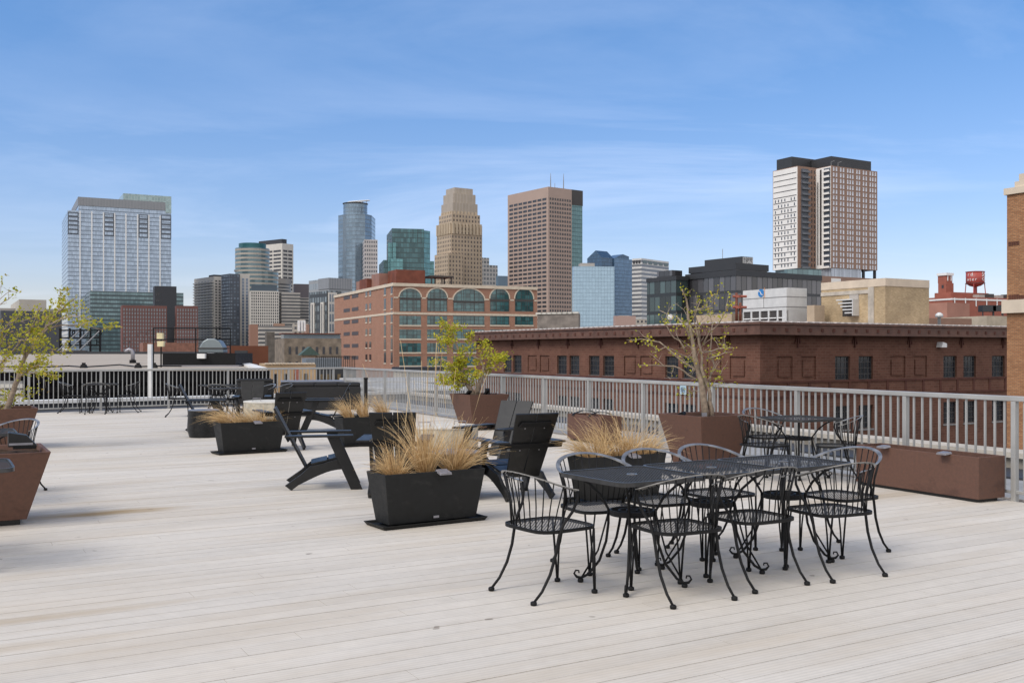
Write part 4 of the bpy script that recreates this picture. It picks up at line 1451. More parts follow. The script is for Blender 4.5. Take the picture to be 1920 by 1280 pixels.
for a, b in ((991, 1005), (1013, 1029), (1171, 1192), (1201, 1224), (1327, 1352), (1369, 1398)):
    s0, s1 = lspan(a, b)
    nl.append(((s0 + s1)/2 - 0.95, (s0 + s1)/2 + 0.95))
zrt, zrb = bb.z(667.5, 'r', bb.along('r', 1600)), bb.z(712, 'r', bb.along('r', 1600))
for a, b in ((1566, 1594), (1610, 1637), (1769, 1794), (1806.5, 1830), (1860, 1884), (1896, 1922)):
    s0, s1 = bb.along('r', a), bb.along('r', b)
    ops_r.append((s0, s1, zrb, zrt))
    ops_r.append((s0, s1, zrb - 4.2, zrt - 4.2))
for a, b in ((1456, 1486), (1502, 1530), (1668.5, 1697.6), (1713, 1738)):
    nr.append((bb.along('r', a), bb.along('r', b)))
mb = MB()
wall_open(mb, 'r', WR, 0.0, bb.h, ops_r + [(a, b, zrb + 0.1, zrt) for a, b in nr], 0.32)
wall_open(mb, 'l', WL, 0.0, bb.h, ops_l + [(a, b, zb_ + 0.1, zt_) for a, b in nl], 0.32)
mb.add([(0, 0, bb.h), (WR, 0, bb.h), (WR, WL, bb.h), (0, WL, bb.h)], [(0, 1, 2, 3)])
mb.add([(WR, 0, 0), (WR, WL, 0), (WR, WL, bb.h), (WR, 0, bb.h)], [(0, 1, 2, 3)])
mb.add([(0, WL, 0), (WR, WL, 0), (WR, WL, bb.h), (0, WL, bb.h)], [(3, 2, 1, 0)])
mb.build('wall', M['brick_brown'], bb.root)
for o in ops_l:
    sash(bb, 'l', o[0], o[1], o[2], o[3], 0.24, 3, 4, M['frame_dark'], M['pane'], sill=M['frame_grey'], fr=0.10, mun=0.06)
for o in ops_r:
    sash(bb, 'r', o[0], o[1], o[2], o[3], 0.24, 4, 4, M['frame_dark'], M['pane'], sill=M['frame_grey'], fr=0.09, mun=0.06)
def niche(f, a, b, z0, z1):
    mb = MB()
    if f == 'r':
        mb.box(a + 0.001, b - 0.001, 0.12, 0.3, z0 + 0.101, z1 - 0.001)
        mb.box(a + 0.28, b - 0.28, 0.03, 0.119, z0 + 0.35, z1 - 0.3)
    else:
        mb.box(0.12, 0.3, a + 0.001, b - 0.001, z0 + 0.101, z1 - 0.001)
        mb.box(0.03, 0.119, a + 0.28, b - 0.28, z0 + 0.35, z1 - 0.3)
    mb.build('blind_panel', M['brick_brown'], bb.root)
for a, b in nl:
    niche('l', a, b, zb_, zt_)
for a, b in nr:
    niche('r', a, b, zrb, zrt)
# cornice: soffit, fascia with brackets, pale roof edge
ov = 0.85
mb = MB()
mb.box(-ov, WR, -ov, -0.001, bb.h - 0.02, bb.h + 0.80)
mb.box(-ov, -0.001, 0.0, WL + 0.75, bb.h - 0.02, bb.h + 0.80)
mb.box(-ov - 0.12, WR, -ov - 0.12, -0.001, bb.h + 0.801, bb.h + 0.98)
mb.box(-ov - 0.12, -0.001, 0.0, WL + 0.85, bb.h + 0.801, bb.h + 0.98)
mb.box(0.0, WR, 0.0, WL + 0.3, bb.h + 0.004, bb.h + 0.95)
cor = mb.build('cornice', M['cornice'], bb.root)
mb = MB()
for q in range(int(WL / 1.35)):
    y = 0.6 + q * 1.35
    mb.box(-ov - 0.05, -ov - 0.001, y, y + 0.26, bb.h + 0.24, bb.h + 0.52)
for q in range(int(WR / 1.35)):
    x = 0.6 + q * 1.35
    mb.box(x, x + 0.26, -ov - 0.05, -ov - 0.001, bb.h + 0.24, bb.h + 0.52)
tag(mb.build('rosettes', M['brick_dark'], cor), kind='stuff')
mb = MB()
for q in range(int(WL / 0.85)):
    y = -0.2 + q * 0.85
    mb.box(-ov - 0.05, 0.05, y, y + 0.5, bb.h + 0.981, bb.h + 1.10)
for q in range(int(WR / 0.85)):
    x = 0.1 + q * 0.85
    mb.box(x, x + 0.5, -ov - 0.05, 0.05, bb.h + 0.981, bb.h + 1.08)
tag(mb.build('ridge_tiles', M['tile_roof'], cor), kind='stuff')
# gable shaped brick brackets above each window pair and the panelled string course
def bracket(f, a):
    z = zt_ + 0.75
    T = Matrix.Translation((a, -0.001, z)) if f == 'r' else Matrix.Translation((-0.001, a, z)) @ Matrix(((0, 1, 0, 0), (1, 0, 0, 0), (0, 0, 1, 0), (0, 0, 0, 1)))
    mb = MB()
    mb.prism([(-0.06, 0.0), (0.06, 0.0), (0.06, 1.3), (0.0, 1.65), (-0.06, 1.3)], -0.14, 0.0, T)
    mb.prism([(-0.34, 0.30), (-0.25, 0.30), (-0.0605, 0.9), (-0.0605, 1.15)], -0.10, 0.0, T)
    mb.prism([(0.0605, 1.15), (0.0605, 0.9), (0.25, 0.30), (0.34, 0.30)], -0.10, 0.0, T)
    mb.build('gable_bracket', M['brick_dark'], bb.root)
for px in (915, 960.5, 1010, 1065, 1127, 1197, 1275, 1365):
    bracket('l', bb.along('l', px))
for px in (1495, 1602, 1705, 1802, 1880):
    bracket('r', bb.along('r', px))
zc = bb.z(724, 'r', bb.along('r', 1700))
mb = MB()
mb.box(-0.08, WR, -0.08, -0.001, zc + 0.52, zc + 0.70)
mb.box(-0.08, WR, -0.08, -0.001, zc - 0.70, zc - 0.52)
mb.box(-0.08, -0.001, 0.0, WL, zc + 0.52, zc + 0.70)
mb.box(-0.08, -0.001, 0.0, WL, zc - 0.70, zc - 0.52)
for q in range(int(WR / 2.4)):
    mb.box(0.6 + q*2.4, 0.85 + q*2.4, -0.06, -0.001, zc - 0.519, zc + 0.519)
for q in range(int(WL / 2.4)):
    mb.box(-0.06, -0.001, 0.6 + q*2.4, 0.85 + q*2.4, zc - 0.519, zc + 0.519)
mb.build('string_course', M['brick_dark'], bb.root)
# wall lamp
a = bb.along('r', 1760)
mb = MB()
mb.prism([(a - 0.35, 0), (a + 0.35, 0), (a + 0.35, 0.35), (a - 0.22, 0.48)], -0.60, -0.001, Matrix.Translation((0, 0, bb.z(651, 'r', a))))
mb.build('wall_lamp', M['white_paint'], bb.root)

# --- orange brick building at the right edge
ob = Bld('orange_brick_building', 'orange brick building with stone band at the right edge', 'building', 50.0, 2100, 366, wr=20.0, pxl=1888, theta=30.0)
ob.h = XZ(1888, 366, ob.D + ob.wl * ob.l[1])[1] - GROUND
ob.body(M['brick_orange'])
def obz(py):
    return ob.z(py, 'l', ob.wl)
zz_ = obz(575)
mb = MB(); mb.box(-0.22, ob.wr, -0.22, -0.001, zz_ - 0.36, zz_ + 0.36); mb.box(-0.22, -0.001, 0.0, ob.wl + 0.18, zz_ - 0.36, zz_ + 0.36)
mb.build('stone_band', M['cream_trim'], ob.root)
mb = MB(); mb.box(-0.12, ob.wr, -0.12, ob.wl + 0.12, ob.h + 0.001, ob.h + 0.36)
yl = ob.along('l', 1903)
mb.box(-0.03, ob.wr, 0.0, yl, ob.h + 0.361, ob.h + 0.66); mb.box(-0.02, ob.wr, 0.05, ob.along('l', 1911), ob.h + 0.661, ob.h + 1.05)
mb.build('stepped_coping', M['cream_trim'], ob.root)
for py, hh in ((458, 0.22), (560, 0.42)):
    z = obz(py)
    mb = MB()
    for q in range(int(ob.wl / 0.10)):
        mb.box(-0.025, -0.001, q*0.10 + 0.01, q*0.10 + 0.08, z - hh/2, z + hh/2)
    mb.build('soldier_course', M['brick_dark'], ob.root)
yr = ob.along('l', 1912)
mb = MB(); mb.box(-0.03, -0.001, 0.5, yr, obz(555), obz(440))
mb.build('raised_panel', M['brick_orange'], ob.root)

# --- red brick building with arched windows
rb = Bld('red_brick_office_block', 'red brick block with five tall arched teal windows under its roof', 'building', 270.0, 738, 531, pxr=1007, pxl=627, theta=24.0)
M['teal_glass'] = facade('teal_window_glass', (0.012, 0.02, 0.02), (0.045, 0.115, 0.12), 1.3, 1.05, 0.90, 0.90, 0.45, 0.06, 0.0, 0.3, 0.0, gspec=0.8)
M['vent'] = plain('dark_vent_grille', (0.07, 0.055, 0.055), 0.5, 0, 0.3, 3)
rb.body(M['brick_red'])
rows = ((592, 609), (617.6, 634.5), (643, 660), (668, 685), (693, 709))
cols = ((749, 789, 557), (801, 838, 558), (850, 908, 563), (919, 954.6, 560), (965.6, 999.7, 560.5))
for a, b, sp in cols:
    s0, s1 = rb.along('r', a), rb.along('r', b)
    mid, rad = (s0 + s1)/2, (s1 - s0)/2
    zb0 = rb.z(583.5, 'r', mid)
    ztop = rb.z(538 if rad < 2 else 541, 'r', mid) - 0.05
    zs0 = rb.z(sp, 'r', mid)
    ry = rb.z(541.0 if rad < 4.0 else 541.5, 'r', mid) - zs0
    arc = [(mid + rad*math.cos(t), zs0 + ry*math.sin(t)) for t in [math.pi*q/20 for q in range(21)]]
    mb = MB(); mb.prism([(s1, zb0)] + arc + [(s0, zb0)], -0.04, 0.02)
    win = mb.build('arched_window', M['teal_glass'], rb.root)
    mb = MB()
    arc2 = [(mid + (rad + 0.34)*math.cos(t), zs0 + (ry + 0.34)*math.sin(t)) for t in [math.pi*q/20 for q in range(21)]]
    for q in range(20):
        mb.prism([arc[q], arc2[q], arc2[q+1], arc[q+1]], -0.12, 0.0)
    mb.build('arch_trim', M['cream_trim'], win)
    mb = MB()
    mb.box(s0, s1, -0.075, -0.041, zs0 - 0.75, zs0 - 0.15)
    for q in (1, 2):
        x = s0 + (s1 - s0)*q/3
        mb.box(x - 0.06, x + 0.06, -0.07, -0.041, zb0, zs0 + ry*0.9)
    mb.box(s0 - 0.02, s0 + 0.12, -0.07, -0.041, zb0, zs0)
    mb.box(s1 - 0.12, s1 + 0.02, -0.07, -0.041, zb0, zs0)
    mb.build('glazing_bars', M['frame_dark'], win)
    for r0, r1 in rows:
        z0, z1 = rb.z(r1, 'r', mid), rb.z(r0, 'r', mid)
        w = MB().box(s0, s1, -0.04, 0.02, z0, z1).build('window', M['teal_glass'], rb.root)
        MB().box(s0 - 0.1, s1 + 0.1, -0.16, -0.0411, z0 - 0.42, z0 - 0.01).build('sill', M['cream_trim'], w)
        mb = MB()
        for q in range(1, 3):
            x = s0 + (s1 - s0)*q/3
            mb.box(x - 0.06, x + 0.06, -0.075, -0.041, z0, z1)
        mb.build('glazing_bars', M['frame_dark'], w)
zsp = rb.z(557.5)
rb.band(rb.h - 0.75, rb.h + 0.1, M['cream_trim'], 'roof_coping', 0.3)
rb.band(rb.z(587) - 0.28, rb.z(587) + 0.28, M['cream_trim'], 'string_course', 0.10)
mb = MB()
edges = [0.02] + sum([[rb.along('r', a) - 0.34, rb.along('r', b) + 0.34] for a, b, _ in cols], []) + [rb.wr]
for q in range(0, len(edges), 2):
    if edges[q+1] > edges[q]:
        mb.box(edges[q], edges[q+1], -0.08, -0.001, zsp - 0.2, zsp + 0.2)
mb.build('impost_course', M['cream_trim'], rb.root)
lrows = [rb.z(y, 'l', rb.along('l', 655)) for y in (557, 581, 603.5, 625.5, 648, 670)]
for zc_ in lrows:
    for a, b in ((644.5, 656), (660, 672)):
        s1, s0 = rb.along('l', a), rb.along('l', b)
        MB().box(-0.06, 0.02, s0, s1, zc_ - 0.55, zc_ + 0.55).build('vent_grille', M['vent'], rb.root)
    for a, b, hh in ((685.5, 689, 0.85), (692.8, 696.2, 0.85), (720.2, 724, 1.5), (733, 736.4, 1.5)):
        s1, s0 = rb.along('l', a), rb.along('l', b)
        w = MB().box(-0.06, 0.02, s0, s1, zc_ - hh + 0.2, zc_ + hh + 0.2).build('window', M['pane'], rb.root)
        MB().box(-0.14, -0.061, s0 - 0.1, s1 + 0.1, zc_ - hh - 0.12, zc_ - hh + 0.19).build('sill', M['cream_trim'], w)
M['rust'] = plain('rusty_metal_siding', (0.165, 0.062, 0.042), 0.75, 0, 0.25, 0.5, 0.2)
M['rust_light'] = plain('pinkish_metal_siding', (0.27, 0.145, 0.11), 0.7, 0, 0.15, 0.5)
def roofbox(b, name, x0, x1, y0, y1, z0, z1, mat):
    return MB().box(x0, x1, y0, y1, b.h + z0, b.h + z1).build(name, mat, b.root)
def rx(b, px, y):
    """local x of the point seen at a pixel column, in the row y behind a building's right face"""
    t = (px - 960.0)/F
    ox, oy = b.X + b.l[0]*y, b.D + b.l[1]*y
    return (t*oy - ox)/(b.r[0] - t*b.r[1])
def rz_(b, py, x, y):
    return H - (py - HY)/F*(b.D + b.l[1]*y + b.r[1]*x) - b.zb
for (p0, p1, py, y0, y1, mt) in ((743, 797, 505, 12, 20, M['rust']), (711, 744, 512, 20.1, 28, M['rust_light']), (676, 712, 522, 28.1, 36, M['rust']), (657, 677, 527, 36.1, 40, M['rust_light'])):
    x0, x1 = max(0.5, rx(rb, p0, y0)), rx(rb, p1, y0)
    MB().box(x0, x1, y0, y1, rb.h + 0.12, rz_(rb, py, x0, y0)).build('rooftop_unit', mt, rb.root)
mb = MB()
x0, x1 = rx(rb, 806, 12), rx(rb, 850, 12)
zt_p = rz_(rb, 519, x0, 12)
for x in (x0 + 0.4, (x0 + x1)/2, x1 - 0.7):
    for y in (12.0, 18.0):
        mb.box(x, x + 0.35, y, y + 0.35, rb.h + 0.1, zt_p)
mb.box(x0, x1, 11.6, 18.8, zt_p + 0.001, zt_p + 0.45)
mb.build('roof_pergola', M['frame_dark'], rb.root)
# lower black terrace rail at its left foot

# ------------------------------------------------------------------ the far skyline
def tower(name, label, D, pxc, pyc, pxr, pxl, theta, mat, partname='wall', cat='tower', zb=GROUND):
    b = Bld(name, label, cat, D, pxc, pyc, pxr=pxr, pxl=pxl, theta=theta, zb=zb)
    b.body(mat, partname)
    return b

# glass residential tower at the left
gl = facade('pale_curtain_wall', (0.15, 0.19, 0.245), (0.36, 0.44, 0.54), 1.35, 3.55, 0.93, 0.80, 0.16, 0.16, 0.25, 0.5)
gl2 = facade('green_glass_screen', (0.34, 0.41, 0.40), (0.28, 0.38, 0.38), 2.4, 3.2, 0.82, 0.86, 0.2, 0.15, 0.3)
M['crown_metal'] = facade('ribbed_crown_metal', (0.20, 0.21, 0.225), (0.27, 0.28, 0.295), 1.2, 40.0, 0.6, 1.0, 0.03, 0.5, 0.3)
M['slot_light'] = plain('grey_balcony_rail', (0.13, 0.14, 0.16), 0.4)
M['slot'] = plain('dark_balcony_recess', (0.085, 0.10, 0.125), 0.4)
b = Bld('glass_tower', 'tall pale blue glass tower with dark balcony slots at the left', 'tower', 850.0, 127, 394, pxr=321, pxl=116, theta=13)
b.body(gl, 'curtain_wall')
a = b.along('r', 147)
zt = b.z(369, 'r', a)
MB().box(a, b.wr - 0.05, 0.05, b.wl - 1, b.h + 0.02, b.z(385, 'r', a)).build('upper_storeys', gl, b.root)
MB().box(a - 0.3, b.wr - 5.0, -0.3, b.wl - 1.2, b.z(385, 'r', a) + 0.02, zt).build('crown_band', M['crown_metal'], b.root)
a2 = b.along('r', 231)
MB().box(a2, b.wr + 0.1, -0.32, b.wl - 3, zt + 0.02, b.z(362.5, 'r', a2)).build('glass_screen', gl2, b.root)
MB().box(b.wr - 4.9, b.wr + 0.1, -0.32, b.wl - 3, b.z(400, 'r', b.wr), zt).build('glass_screen', gl2, b.root)
mb = MB()
for px in (150, 172, 194, 215, 236, 258, 279, 300):
    x = b.along('r', px)
    mb.box(x - 0.5, x + 0.5, -0.6, -0.001, 0.0, b.h - 0.1)
mb.build('vertical_fin', M['white_paint'], b.root)
for (p0, p1, y0, y1) in ((119, 147, 397, 438), (195, 213.5, 399, 441.5), (260, 277.5, 402, 445), (301.5, 321, 403, 447)):
    x0, x1 = max(b.along('r', p0), 0.02), b.along('r', p1)
    z1, z0 = b.z(y0, 'r', x0), b.z(y1, 'r', x0)
    o = MB().box(x0, x1, -0.5, -0.02, z0, z1).build('balcony_slot', M['slot'], b.root)
    n = 5
    mb = MB()
    for q in range(n):
        c = z0 + (q + 0.5)*(z1 - z0)/n
        mb.box(x0 + 0.7, x1 - 0.7, -0.75, -0.501, c - (z1 - z0)/n*0.34, c + (z1 - z0)/n*0.30)
    mb.build('balcony_glass', gl, o)

# teal glass office block, navy slab and red brick hotel in front of it
te = facade('teal_banded_glass', (0.04, 0.06, 0.068), (0.13, 0.20, 0.215), 1.7, 3.3, 0.93, 0.62, 0.22, 0.10, 0.2, 0.3)
tower('teal_office_block', 'low teal glass office block in front of the pale glass tower', 800.0, 169, 545, 344, 153, 14, te, 'curtain_wall', 'office block')
b = tower('navy_slab_building', 'narrow dark navy slab rising behind the red brick hotel', 700.0, 290, 536, 331, 287, 14, M['dark_membrane'], 'wall', 'building')
b.windows('r', 0.6, 3.6, 2, b.z(580), b.z(545), 3, 0.6, 0.5, M['far_pane'], proud=0.08)
M['hotel_pane'] = plain('pale_hotel_window', (0.17, 0.175, 0.185), 0.3, 0, 0.5, 0.5)
M['brick_far'] = plain('far_red_brick', (0.165, 0.082, 0.072), 0.85, 0, 0.12, 0.1, 0.2)
b = tower('red_brick_hotel', 'red brick hotel with paired tall windows, left of the navy slab', 640.0, 229, 572, 313, 226, 14, M['brick_far'], 'wall', 'building')
b.windows('r', 0.3, b.wr - 0.2, 16, 2.0, b.h - 1.5, 20, 0.50, 0.72, M['hotel_pane'], proud=0.15)
b = tower('red_brick_hotel', 'red brick hotel wing right of the navy slab', 650.0, 330, 573, 371, 328, 14, M['brick_far'], 'wall', 'building')
b.windows('r', 0.3, b.wr - 0.2, 8, 2.0, b.h - 1.5, 20, 0.50, 0.72, M['hotel_pane'], proud=0.15)
tower('red_brick_warehouse', 'low red brick warehouse with small arched windows below the hotel', 420.0, 268, 642, 372, 262, 14, plain('old_red_brick', (0.25, 0.12, 0.085), 0.9, 0, 0.3, 0.6), 'wall', 'building')
# grey blocks behind the leaning tree
b = tower('dark_block', 'dark grey block with ribbed roof edge behind the leaning tree', 200.0, 2, 582, 116, -120, 12, plain('dark_ribbed_siding', (0.062, 0.066, 0.078), 0.7, 0, 0.2, 0.3), 'wall', 'building')
b = tower('beige_penthouse', 'pale beige windowless block above the dark block at the left', 260.0, 36, 561, 87, 20, 12, plain('beige_panel', (0.42, 0.39, 0.34), 0.8, 0, 0.08, 0.3), 'wall', 'building')
tower('beige_penthouse', 'wider low beige block at the far left edge', 270.0, -20, 577, 116, -60, 12, plain('beige_panel_grey', (0.38, 0.36, 0.33), 0.8, 0, 0.08, 0.3), 'wall', 'building')

# apartment towers around px 365-560
M['off_white'] = plain('off_white_concrete', (0.56, 0.53, 0.48), 0.8, 0, 0.06, 0.2)
M['concrete_far'] = plain('far_grey_concrete', (0.36, 0.33, 0.30), 0.85, 0, 0.1, 0.2)
b = tower('balcony_tower', 'beige apartment tower with rows of balconies, first of its cluster', 950.0, 401, 518, 416, 364, 40, M['off_white'], 'wall')
b.windows('l', 1.0, b.wl - 0.5, 6, 3.0, b.h - 3.0, 32, 0.55, 0.50, M['slot_light'], proud=0.1)
b.windows('r', 0.6, b.wr - 0.6, 2, 3.0, b.h - 3.0, 32, 0.55, 0.45, M['far_pane'], proud=0.1)
mb = MB()
for q in range(32):
    z = 3.0 + (b.h - 6.0)*q/32
    mb.box(-1.6, -0.101, 1.2, b.wl - 0.7, z, z + 1.1)
mb.build('balcony', M['off_white'], b.root)
MB().box(1.0, b.wr + 6, 2, 14, b.h + 0.02, b.h + 1.8).build('roof_plant', M['dark_membrane'], b.root)
dk = facade('dark_residential_glass', (0.075, 0.085, 0.105), (0.15, 0.185, 0.225), 3.2, 3.0, 0.55, 0.55, 0.5, 0.12, 0.1)
b = tower('dark_glass_tower', 'dark slate apartment tower between two pale ones', 930.0, 431, 513, 450, 415, 40, dk, 'curtain_wall')
b = tower('white_strip_tower', 'white edged slab with a strip of glass, beside the dark slate tower', 940.0, 450, 513, 468, 436, 40, M['off_white'], 'wall')
b.windows('r', 1.2, b.wr - 0.8, 2, 2.0, b.h - 4, 30, 0.62, 0.86, plain('strip_glass', (0.19, 0.23, 0.29), 0.12, 0.2), proud=0.1)
# stepped rounded tower with teal cap
cyl = facade('banded_round_glass', (0.40, 0.36, 0.31), (0.12, 0.18, 0.20), 300.0, 4.2, 1.0, 0.58, 0.15, 0.12, 0.2)
tcap = plain('teal_metal_cap', (0.03, 0.12, 0.135), 0.4, 0.3, 0.1, 0.1)
def round_tower(name, label, D, pxl, pxr, tiers, zb=GROUND, n=40):
    """tiers: (left px, right px, top py, material, part name), bottom up"""
    c = (pxl + pxr)/2
    X = (c - 960)/F*D
    root = empty(name, (X, D, zb), 0)
    tag(root, label, 'tower')
    prev = 0.0
    for (a, b_, py, mt, nm) in tiers:
        r = (b_ - a)/2/F*D
        cx = ((a + b_)/2 - 960)/F*D - X
        z = H - (py - HY)/F*D - zb
        MB().lathe([(r, prev), (r, z)], n, (cx, max(0, r*0.2))).build(nm, mt, root, False)
        prev = z + 0.03
    return root
round_tower('rounded_tower', 'rounded glass tower with beige bands and a teal cap', 1000.0, 440, 503, [
    (440, 519, 509, cyl, 'lower_drum'), (438, 507, 506, cyl, 'ledge'), (440, 503, 466, cyl, 'upper_drum'), (447, 497, 457, tcap, 'cap')])
# white slab with dark windows
b = tower('white_slab_tower', 'white tower with dark window bands and a dark roof block', 1100.0, 529, 456, 550, 479, 52, M['off_white'], 'wall')
b.windows('l', 1.0, b.wl - 1.5, 3, 8.0, b.h - 6, 30, 0.86, 0.50, M['far_pane'], proud=0.2)
b.windows('r', 1.0, b.wr - 1.0, 2, 8.0, b.h - 6, 30, 0.82, 0.50, M['far_pane'], proud=0.2)
MB().box(3, b.wr - 6, 4, b.wl - 2, b.h + 0.02, b.z(447)).build('roof_plant', M['dark_membrane'], b.root)
b = tower('white_grid_block', 'white gridded block of small square windows', 900.0, 470, 545, 523, 467, 14, M['off_white'], 'wall', 'building')
b.windows('r', 0.2, b.wr - 0.2, 13, 2.0, b.h - 0.6, 28, 0.52, 0.60, M['far_pane'], proud=0.1)
MB().box(1, b.wr - 1.5, 2, 10, b.h + 0.02, b.z(533.5)).build('roof_plant', plain('slate_blue_plant', (0.06, 0.085, 0.11), 0.6), b.root)
bw = facade('grey_banded_facade', (0.44, 0.41, 0.37), (0.07, 0.075, 0.085), 300.0, 3.3, 1.0, 0.45, 0.1, 0.2, 0.0)
b = tower('banded_stepped_block', 'pale stepped block with dark horizontal bands, right of the white grid', 1000.0, 528, 548, 563, 524, 20, bw, 'wall', 'building')
round_tower('curved_beige_block', 'curved beige block topped by a plain band', 1050.0, 486, 544, [(486, 544, 548, bw, 'drum'), (486, 544, 533, bw, 'upper_drum'), (485.5, 544.5, 523, M['concrete_far'], 'parapet_band')])
tower('mauve_block', 'plain mauve grey block behind the banded ones', 1150.0, 552, 532, 579, 549, 20, plain('mauve_stone', (0.16, 0.14, 0.15), 0.7, 0, 0.1, 0.1), 'wall', 'building')
tower('pale_grey_block', 'small pale grey block below the mauve one', 1080.0, 562, 558, 579, 556, 20, bw, 'wall', 'building')
grg = facade('grey_office_glass', (0.27, 0.285, 0.30), (0.20, 0.225, 0.25), 2.2, 3.6, 0.8, 0.7, 0.3, 0.12, 0.2)
b = tower('grey_glass_block', 'grey glass block with a plain metal upper half, left of the brick arches', 420.0, 617, 522, 660, 579, 38, grg, 'curtain_wall', 'building')
MB().box(-0.3, b.wr, -0.3, b.wl*0.5, b.z(541), b.h + 0.3).build('metal_screen', M['crown_metal'], b.root)
dk2 = facade('dark_apartment_facade', (0.05, 0.058, 0.066), (0.115, 0.14, 0.155), 2.0, 3.2, 0.6, 0.6, 0.6, 0.12, 0.1)
b = tower('dark_apartment_block', 'dark apartment block with white framed strips, left of the brick arches', 370.0, 613, 545, 640, 580, 38, dk2, 'curtain_wall', 'building')
for p0, p1, y0 in ((584.5, 591, 567.5), (603, 608.5, 566.5)):
    s1, s0 = b.along('l', p0), b.along('l', p1)
    o = MB().box(-0.5, -0.02, s0, s1, 0.0, b.z(y0, 'l', s0)).build('white_strip', M['off_white'], b.root)
    MB().box(-0.55, -0.501, s0 + (s1-s0)*0.35, s0 + (s1-s0)*0.65, 1.0, b.z(y0 + 3, 'l', s0)).build('strip_window', M['far_pane'], o)
s0 = b.along('r', 615); s1 = b.along('r', 631)
o = MB().box(s0, s1, -0.5, -0.02, 0.0, b.z(548)).build('white_strip', M['off_white'], b.root)
b.windows('r', s0 + 0.2, s1 - 0.2, 3, 2.0, b.z(549), 11, 0.62, 0.78, plain('grey_strip_glass', (0.17, 0.20, 0.235), 0.15, 0.1), 'strip_window', 0.06, base=-0.5)

# tall glass tower with a ring on top
cg = facade('blue_grey_tower_glass', (0.135, 0.175, 0.215), (0.175, 0.24, 0.30), 1.9, 4.0, 0.86, 0.80, 0.16, 0.10, 0.45, 0.4)
D = 1000.0
X0, zt = XZ(664.5, 403, D)
root = empty('ring_topped_tower', (X0, D, GROUND))
tag(root, 'tall blue grey glass tower with a drum top and tilted white ring', 'tower')
zt -= GROUND
pxm = D / F
poly = [(-31.5*pxm, 4), (-14*pxm, -6), (5*pxm, -10), (22*pxm, -7), (31.5*pxm, 3), (31.5*pxm, 30), (-31.5*pxm, 30)]
MB().slab(poly, 0, zt).build('shaft', cg, root)
cx = 0.0
MB().lathe([(22.5*pxm, zt + 0.05), (22.5*pxm, zt + 21*pxm)], 40, (0, 6)).build('drum', cg, root)
mb = MB()
mb.lathe([(23.2*pxm, zt + 21*pxm + 0.05), (24*pxm, zt + 22.5*pxm)], 40, (0, 6))
mb.build('drum_ledge', M['frame_dark'], root)
mb = MB()
tiltm = Matrix.Translation((7*pxm, 4, zt + 26.5*pxm)) @ Matrix.Rotation(math.radians(-5), 4, 'Y') @ Matrix.Rotation(math.radians(7), 4, 'X')
for rr in (16.5, 24):
    mb2 = [tiltm @ Vector((rr*pxm*math.cos(t)*0.85, rr*pxm*math.sin(t)*0.85, 0)) for t in [2*math.pi*q/32 for q in range(32)]]
    mb.tube(mb2, 0.5, 5, True)
for q in range(24):
    t = 2*math.pi*q/24
    mb.tube([tiltm @ Vector((16.5*pxm*math.cos(t)*.85, 16.5*pxm*math.sin(t)*.85, 0)), tiltm @ Vector((24*pxm*math.cos(t)*.85, 24*pxm*math.sin(t)*.85, 0))], 0.38, 4)
for q in (0.3, 1.2, 2.4, 4.0, 5.3):
    mb.tube([(16*pxm*math.cos(q) + 4*pxm, 6 + 12*math.sin(q), zt + 22.3*pxm), tiltm @ Vector((18*pxm*math.cos(q)*.85, 18*pxm*math.sin(q)*.85, 0))], 0.3, 4)
mb.build('ring_canopy', M['white_paint'], root)
wg = facade('white_grid_facade', (0.46, 0.43, 0.42), (0.11, 0.115, 0.13), 2.1, 4.0, 0.62, 0.52, 0.15, 0.2, 0.0)
tower('pale_grid_slab', 'pale gridded slab attached to the right of the ring topped tower', 960.0, 683, 449, 708, 680, 10, wg, 'wall')
# teal faceted tower
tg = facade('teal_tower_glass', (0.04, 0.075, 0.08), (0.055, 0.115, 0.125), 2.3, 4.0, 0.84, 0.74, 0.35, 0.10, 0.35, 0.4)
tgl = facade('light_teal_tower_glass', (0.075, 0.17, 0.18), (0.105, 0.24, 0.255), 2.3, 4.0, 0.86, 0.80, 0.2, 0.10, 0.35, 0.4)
b = Bld('teal_tower', 'dark teal glass tower with lighter chamfered right side', 'tower', 800.0, 735, 428, pxr=795, pxl=725, theta=12)
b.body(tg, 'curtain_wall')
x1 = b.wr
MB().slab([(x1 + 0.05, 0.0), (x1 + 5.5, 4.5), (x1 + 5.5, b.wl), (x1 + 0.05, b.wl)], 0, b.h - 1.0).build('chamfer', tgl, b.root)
MB().box(-6.5, -0.05, 3, b.wl, 0, b.z(487)).build('side_wing', tg, b.root)
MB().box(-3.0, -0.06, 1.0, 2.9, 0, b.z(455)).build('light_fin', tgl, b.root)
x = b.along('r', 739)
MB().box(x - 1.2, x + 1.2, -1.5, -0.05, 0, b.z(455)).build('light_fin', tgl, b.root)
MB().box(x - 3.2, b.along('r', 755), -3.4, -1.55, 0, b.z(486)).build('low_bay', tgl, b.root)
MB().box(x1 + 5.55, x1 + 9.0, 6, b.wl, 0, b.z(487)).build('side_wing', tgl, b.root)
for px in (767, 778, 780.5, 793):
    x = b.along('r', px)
    MB().box(x - 0.25, x + 0.25, -0.3, -0.05, b.z(455), b.h).build('light_strip', tgl, b.root)
